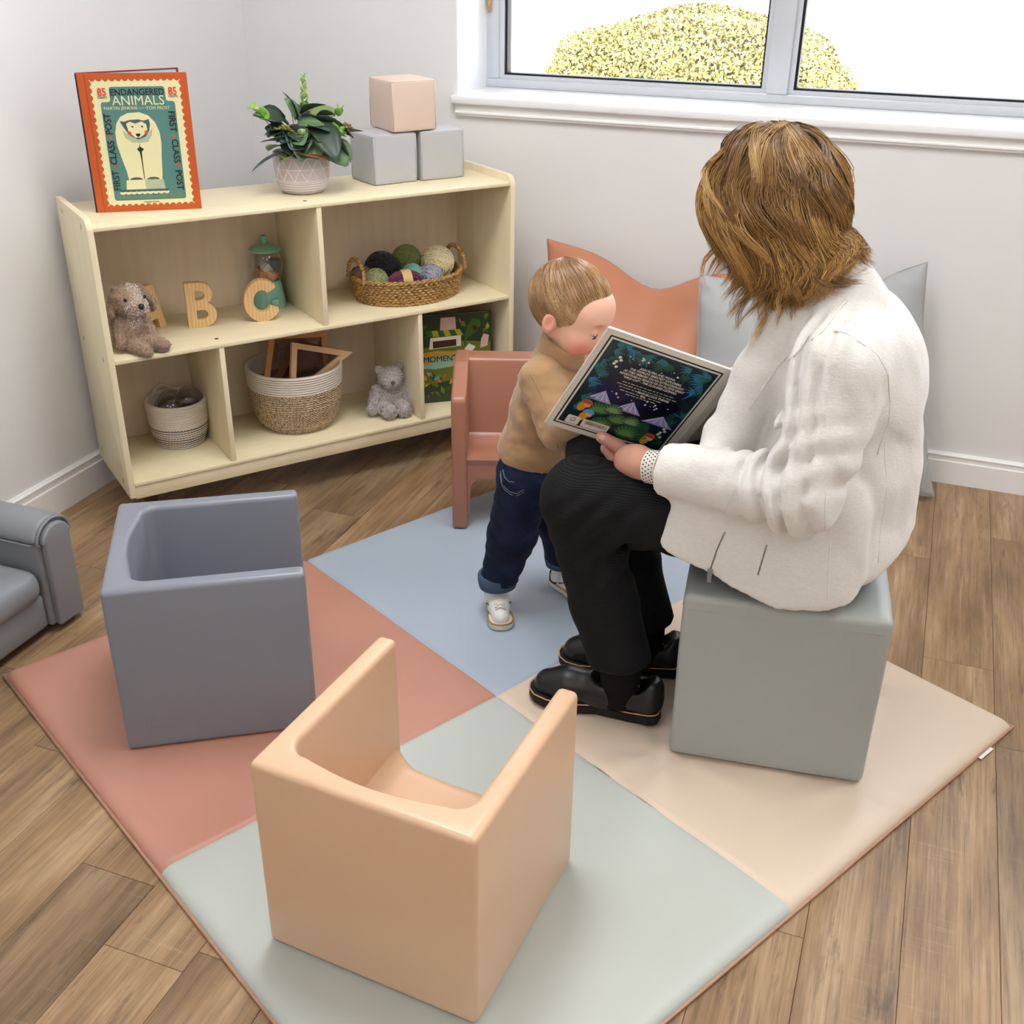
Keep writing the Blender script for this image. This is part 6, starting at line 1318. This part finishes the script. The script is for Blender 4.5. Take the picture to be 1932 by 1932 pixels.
for c in range(NCL):
    az = r0.uniform(-math.pi, math.pi); rel = (az-face_az+math.pi) % (2*math.pi)-math.pi      # 0 = towards the face (-x)
    if abs(rel) < .50 and r0.random() < .85: continue
    camside = math.cos(az+math.pi/2)                               # 1 when facing -y (camera)
    back = math.cos(az)                                            # 1 when +x
    front_ = max(0, -back); ln = .312+.014*r0.normal()+.038*max(0, camside)-.060*front_*(1 if camside > -.2 else .5)+.034*max(0, back)
    ph = 1.6*math.sin(1.5*az+.6)+r0.normal(0, .8); wl_ = r0.uniform(.17, .23); amp = r0.uniform(.012, .024); lift = r0.uniform(.96, 1.05); flip = r0.uniform(.05, .45)*(max(0, back)*.95+.05)-.10*max(0, camside)
    kd = r0.random()+.12*(camside > .2); hl = r0.uniform(.05, .32) if kd < .36 else (r0.uniform(.35, .62) if kd < .68 else r0.uniform(.72, 1.0)); lift = {True: r0.uniform(.95, .99), False: r0.uniform(.99, 1.08)}[kd < .36]
    base = CRN+np.array((r0.normal(0, .018), r0.normal(0, .010), 0)); s_ = tt*ln; path = np.zeros((L_, 3)); th0 = .12; twist_ = r0.normal(0, .2); sweep = .62*max(0, camside)+.25*front_*(camside > 0)
    for i in range(L_):
        th = th0+s_[i]/.128; azz = az+twist_*tt[i]+sweep*tt[i]**2.2
        if th < 1.60:
            n_ = np.array((math.sin(th)*math.cos(azz), math.sin(th)*math.sin(azz), math.cos(th))); p = HC+n_*HR*lift; p = p+(base-CRN)*(1-th/1.6)
            last = p; i_l = i
        else:
            e_ = s_[i]-s_[i_l]; h_ = np.array((math.cos(azz), math.sin(azz), 0)); g_ = e_/.12
            p = last+np.array((0, 0, -1))*e_*(1-.6*flip*g_**1.5)+h_*(-.020*g_+flip*.085*g_*g_)*(1.0)
        w_ = amp*min(1, (s_[i]/.13)**1.6); tg = np.array((-math.sin(azz), math.cos(azz), 0)); rd_ = np.array((math.cos(azz), math.sin(azz), 0))
        p = p+tg*w_*1.5*math.sin(2*math.pi*s_[i]/wl_+ph)+rd_*w_*.7*math.cos(2*math.pi*s_[i]/wl_+ph); path[i] = p
    side = np.array((-math.sin(az), math.cos(az), 0)); wid = r0.uniform(.009, .018)
    for k in range(PER):
        o_ = r0.normal(0, .45); o2_ = r0.normal(0, .3); sp = wid*(.55+.9*np.sin(np.pi*np.clip(tt*1.05, 0, 1))**.8)*(1-.55*tt**3); fz = r0.normal(0, .0025, 3)*(2.2 if r0.random() < .06 else 1)
        q_ = path+side[None]*(o_*sp)[:, None]+np.array((0, 0, 1))[None]*(o2_*sp*.25)[:, None]+fz[None]*(tt**2)[:, None]
        cut = r0.uniform(.86, 1.03); q_ = q_[0]+(q_-q_[0]) if cut >= 1 else np.stack([np.interp(tt*cut, tt, q_[:, j]) for j in range(3)], 1)
        PP.append(q_); AT.append(np.clip(hl+r0.normal(0, .09), 0, 1)); HRD.append(.00058*(1+.3*r0.random())*np.concatenate([[.5], np.ones(L_-5), [.85, .65, .4, .15]]))
PP = np.array(PP); sh_ = PP.shape; Q = PP.reshape(-1, 3)
def collar_sd(P): return smin(ell(P, (2.122, -1.415, .872), (.103, .198, .088)), cap(P, (2.100, -1.42, .930), (2.055, -1.422, .985), .080, .074), .03)
tgt = np.repeat(.001+.012*r0.random(sh_[0]), sh_[1])
for fn_, k_ in ((hair_base, 0), (collar_sd, .004), (hair_base, 0), (collar_sd, .004)):      # keep the locks outside the hair volume and the collar
    f0 = fn_(Q); g_ = np.stack([fn_(Q+np.eye(3)[j]*.003)-f0 for j in range(3)], 1); g_ /= np.linalg.norm(g_, axis=1, keepdims=True)+1e-9; Q = Q+g_*np.clip(tgt+k_-f0, 0, .06)[:, None]
PP = Q.reshape(sh_)
M_HAIR = hair_mat('highlighted_hair', [(.05, S(70, 52, 38)), (.5, S(106, 80, 52)), (.8, S(140, 106, 64)), (1.0, S(186, 150, 98))], [(.05, S(92, 62, 34)), (.4, S(150, 106, 54)), (.75, S(198, 148, 76)), (1.0, S(228, 186, 116))])
o = strands('hair_locks', PP-WO, np.array(HRD), M_HAIR, wom, 3, AT); o['kind'] = 'stuff'
# ================================================================== outdoors
def dry_lawn():
    m, t, p = base_mat('pale_dry_lawn', .9, .1); v = coord(t); t.link(t.mix(nz(t, v, 3, 5, .7), S(206, 196, 168), S(236, 230, 212)), p.inputs['Base Color']); return m
tag(obj('ground', bx(nb(), (-14, RD+.06, -.25), (18, 45, -.02)), dry_lawn()), kind='structure')
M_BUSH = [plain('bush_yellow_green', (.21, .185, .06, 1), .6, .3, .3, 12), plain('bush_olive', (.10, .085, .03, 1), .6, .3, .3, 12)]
bu = thing('shrub', 'round yellow green shrub on the sunlit lawn outside the window', 'shrub', (-.45, 9.6, -.02)); r0 = np.random.default_rng(8)
def bush_leaves(name, n, m, R3, sh, seed, size):
    r0 = np.random.default_rng(seed); d = r0.normal(size=(n, 3)); d[:, 2] = np.abs(d[:, 2]); d /= np.linalg.norm(d, axis=1, keepdims=True); rr_ = sh*(1-.16*r0.random((n, 1))**2)*(1+.10*vnoise(d*3, 1.0, seed)[:, None]); c = d*np.array(R3)*rr_
    a = r0.normal(size=(n, 3)); a /= np.linalg.norm(a, axis=1, keepdims=True); b = np.cross(a, d+r0.normal(0, .4, (n, 3))); b /= np.linalg.norm(b, axis=1, keepdims=True); s_ = size*(.6+.8*r0.random((n, 1)))
    V = np.stack([c-a*s_, c-b*s_*.5, c+a*s_, c+b*s_*.5], 1).reshape(-1, 3); F = np.arange(4*n).reshape(n, 4); o = obj(name, np_mesh(name, V, F), m, bu); o['kind'] = 'stuff'
RB3 = (1.75, 1.3, .92)
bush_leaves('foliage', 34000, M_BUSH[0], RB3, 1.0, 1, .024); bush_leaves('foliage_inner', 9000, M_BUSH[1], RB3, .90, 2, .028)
bm = nb(); bmesh.ops.create_icosphere(bm, subdivisions=3, radius=.80); 
for v in bm.verts: v.co = Vector((v.co.x*RB3[0], v.co.y*RB3[1], max(0, v.co.z*RB3[2])))
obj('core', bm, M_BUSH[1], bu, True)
tr = thing('tree', 'bare tree trunk standing on the lawn beyond the shrub', 'tree', (1.3, 15.5, -.02)); M_BARK = plain('pale_bark', S(176, 166, 156), .9, .1, .2, 20, .4, 60, .01)
obj('trunk', tube(nb(), [(0, 0, 0), (.03, 0, .7), (-.02, 0, 1.6), (.02, 0, 3.2)], [.26, .2, .18, .15], 12), M_BARK, tr, True)
for k, (x, z, l) in enumerate(((.6, 2.0, .8), (-.5, 2.3, .9), (.3, 2.7, .7))): obj('branch', tube(nb(), [(0, 0, z), (x*.5, 0, z+.3), (x, .1, z+.2+l*.4)], [.06, .04, .015], 7), M_BARK, tr, True)
for k, (x, y, lab) in enumerate(((-1.95, 10.6, 'bare twiggy sapling at the left of the shrub outside'), (3.4, 12.5, 'bare twiggy sapling right of the tree trunk outside'))):
    sp_ = thing('sapling', lab, 'plant', (x, y, -.02), group='bare saplings outside')
    for j in range(9):
        a = j*2.4; rs = random.Random(j+k*20); obj('twig', tube(nb(), [(0, 0, 0), (.12*math.cos(a), .12*math.sin(a), .35), (.35*math.cos(a)*rs.uniform(.6, 1.3), .3*math.sin(a), rs.uniform(.6, 1.15))], [.012, .008, .003], 5), M_BARK, sp_)
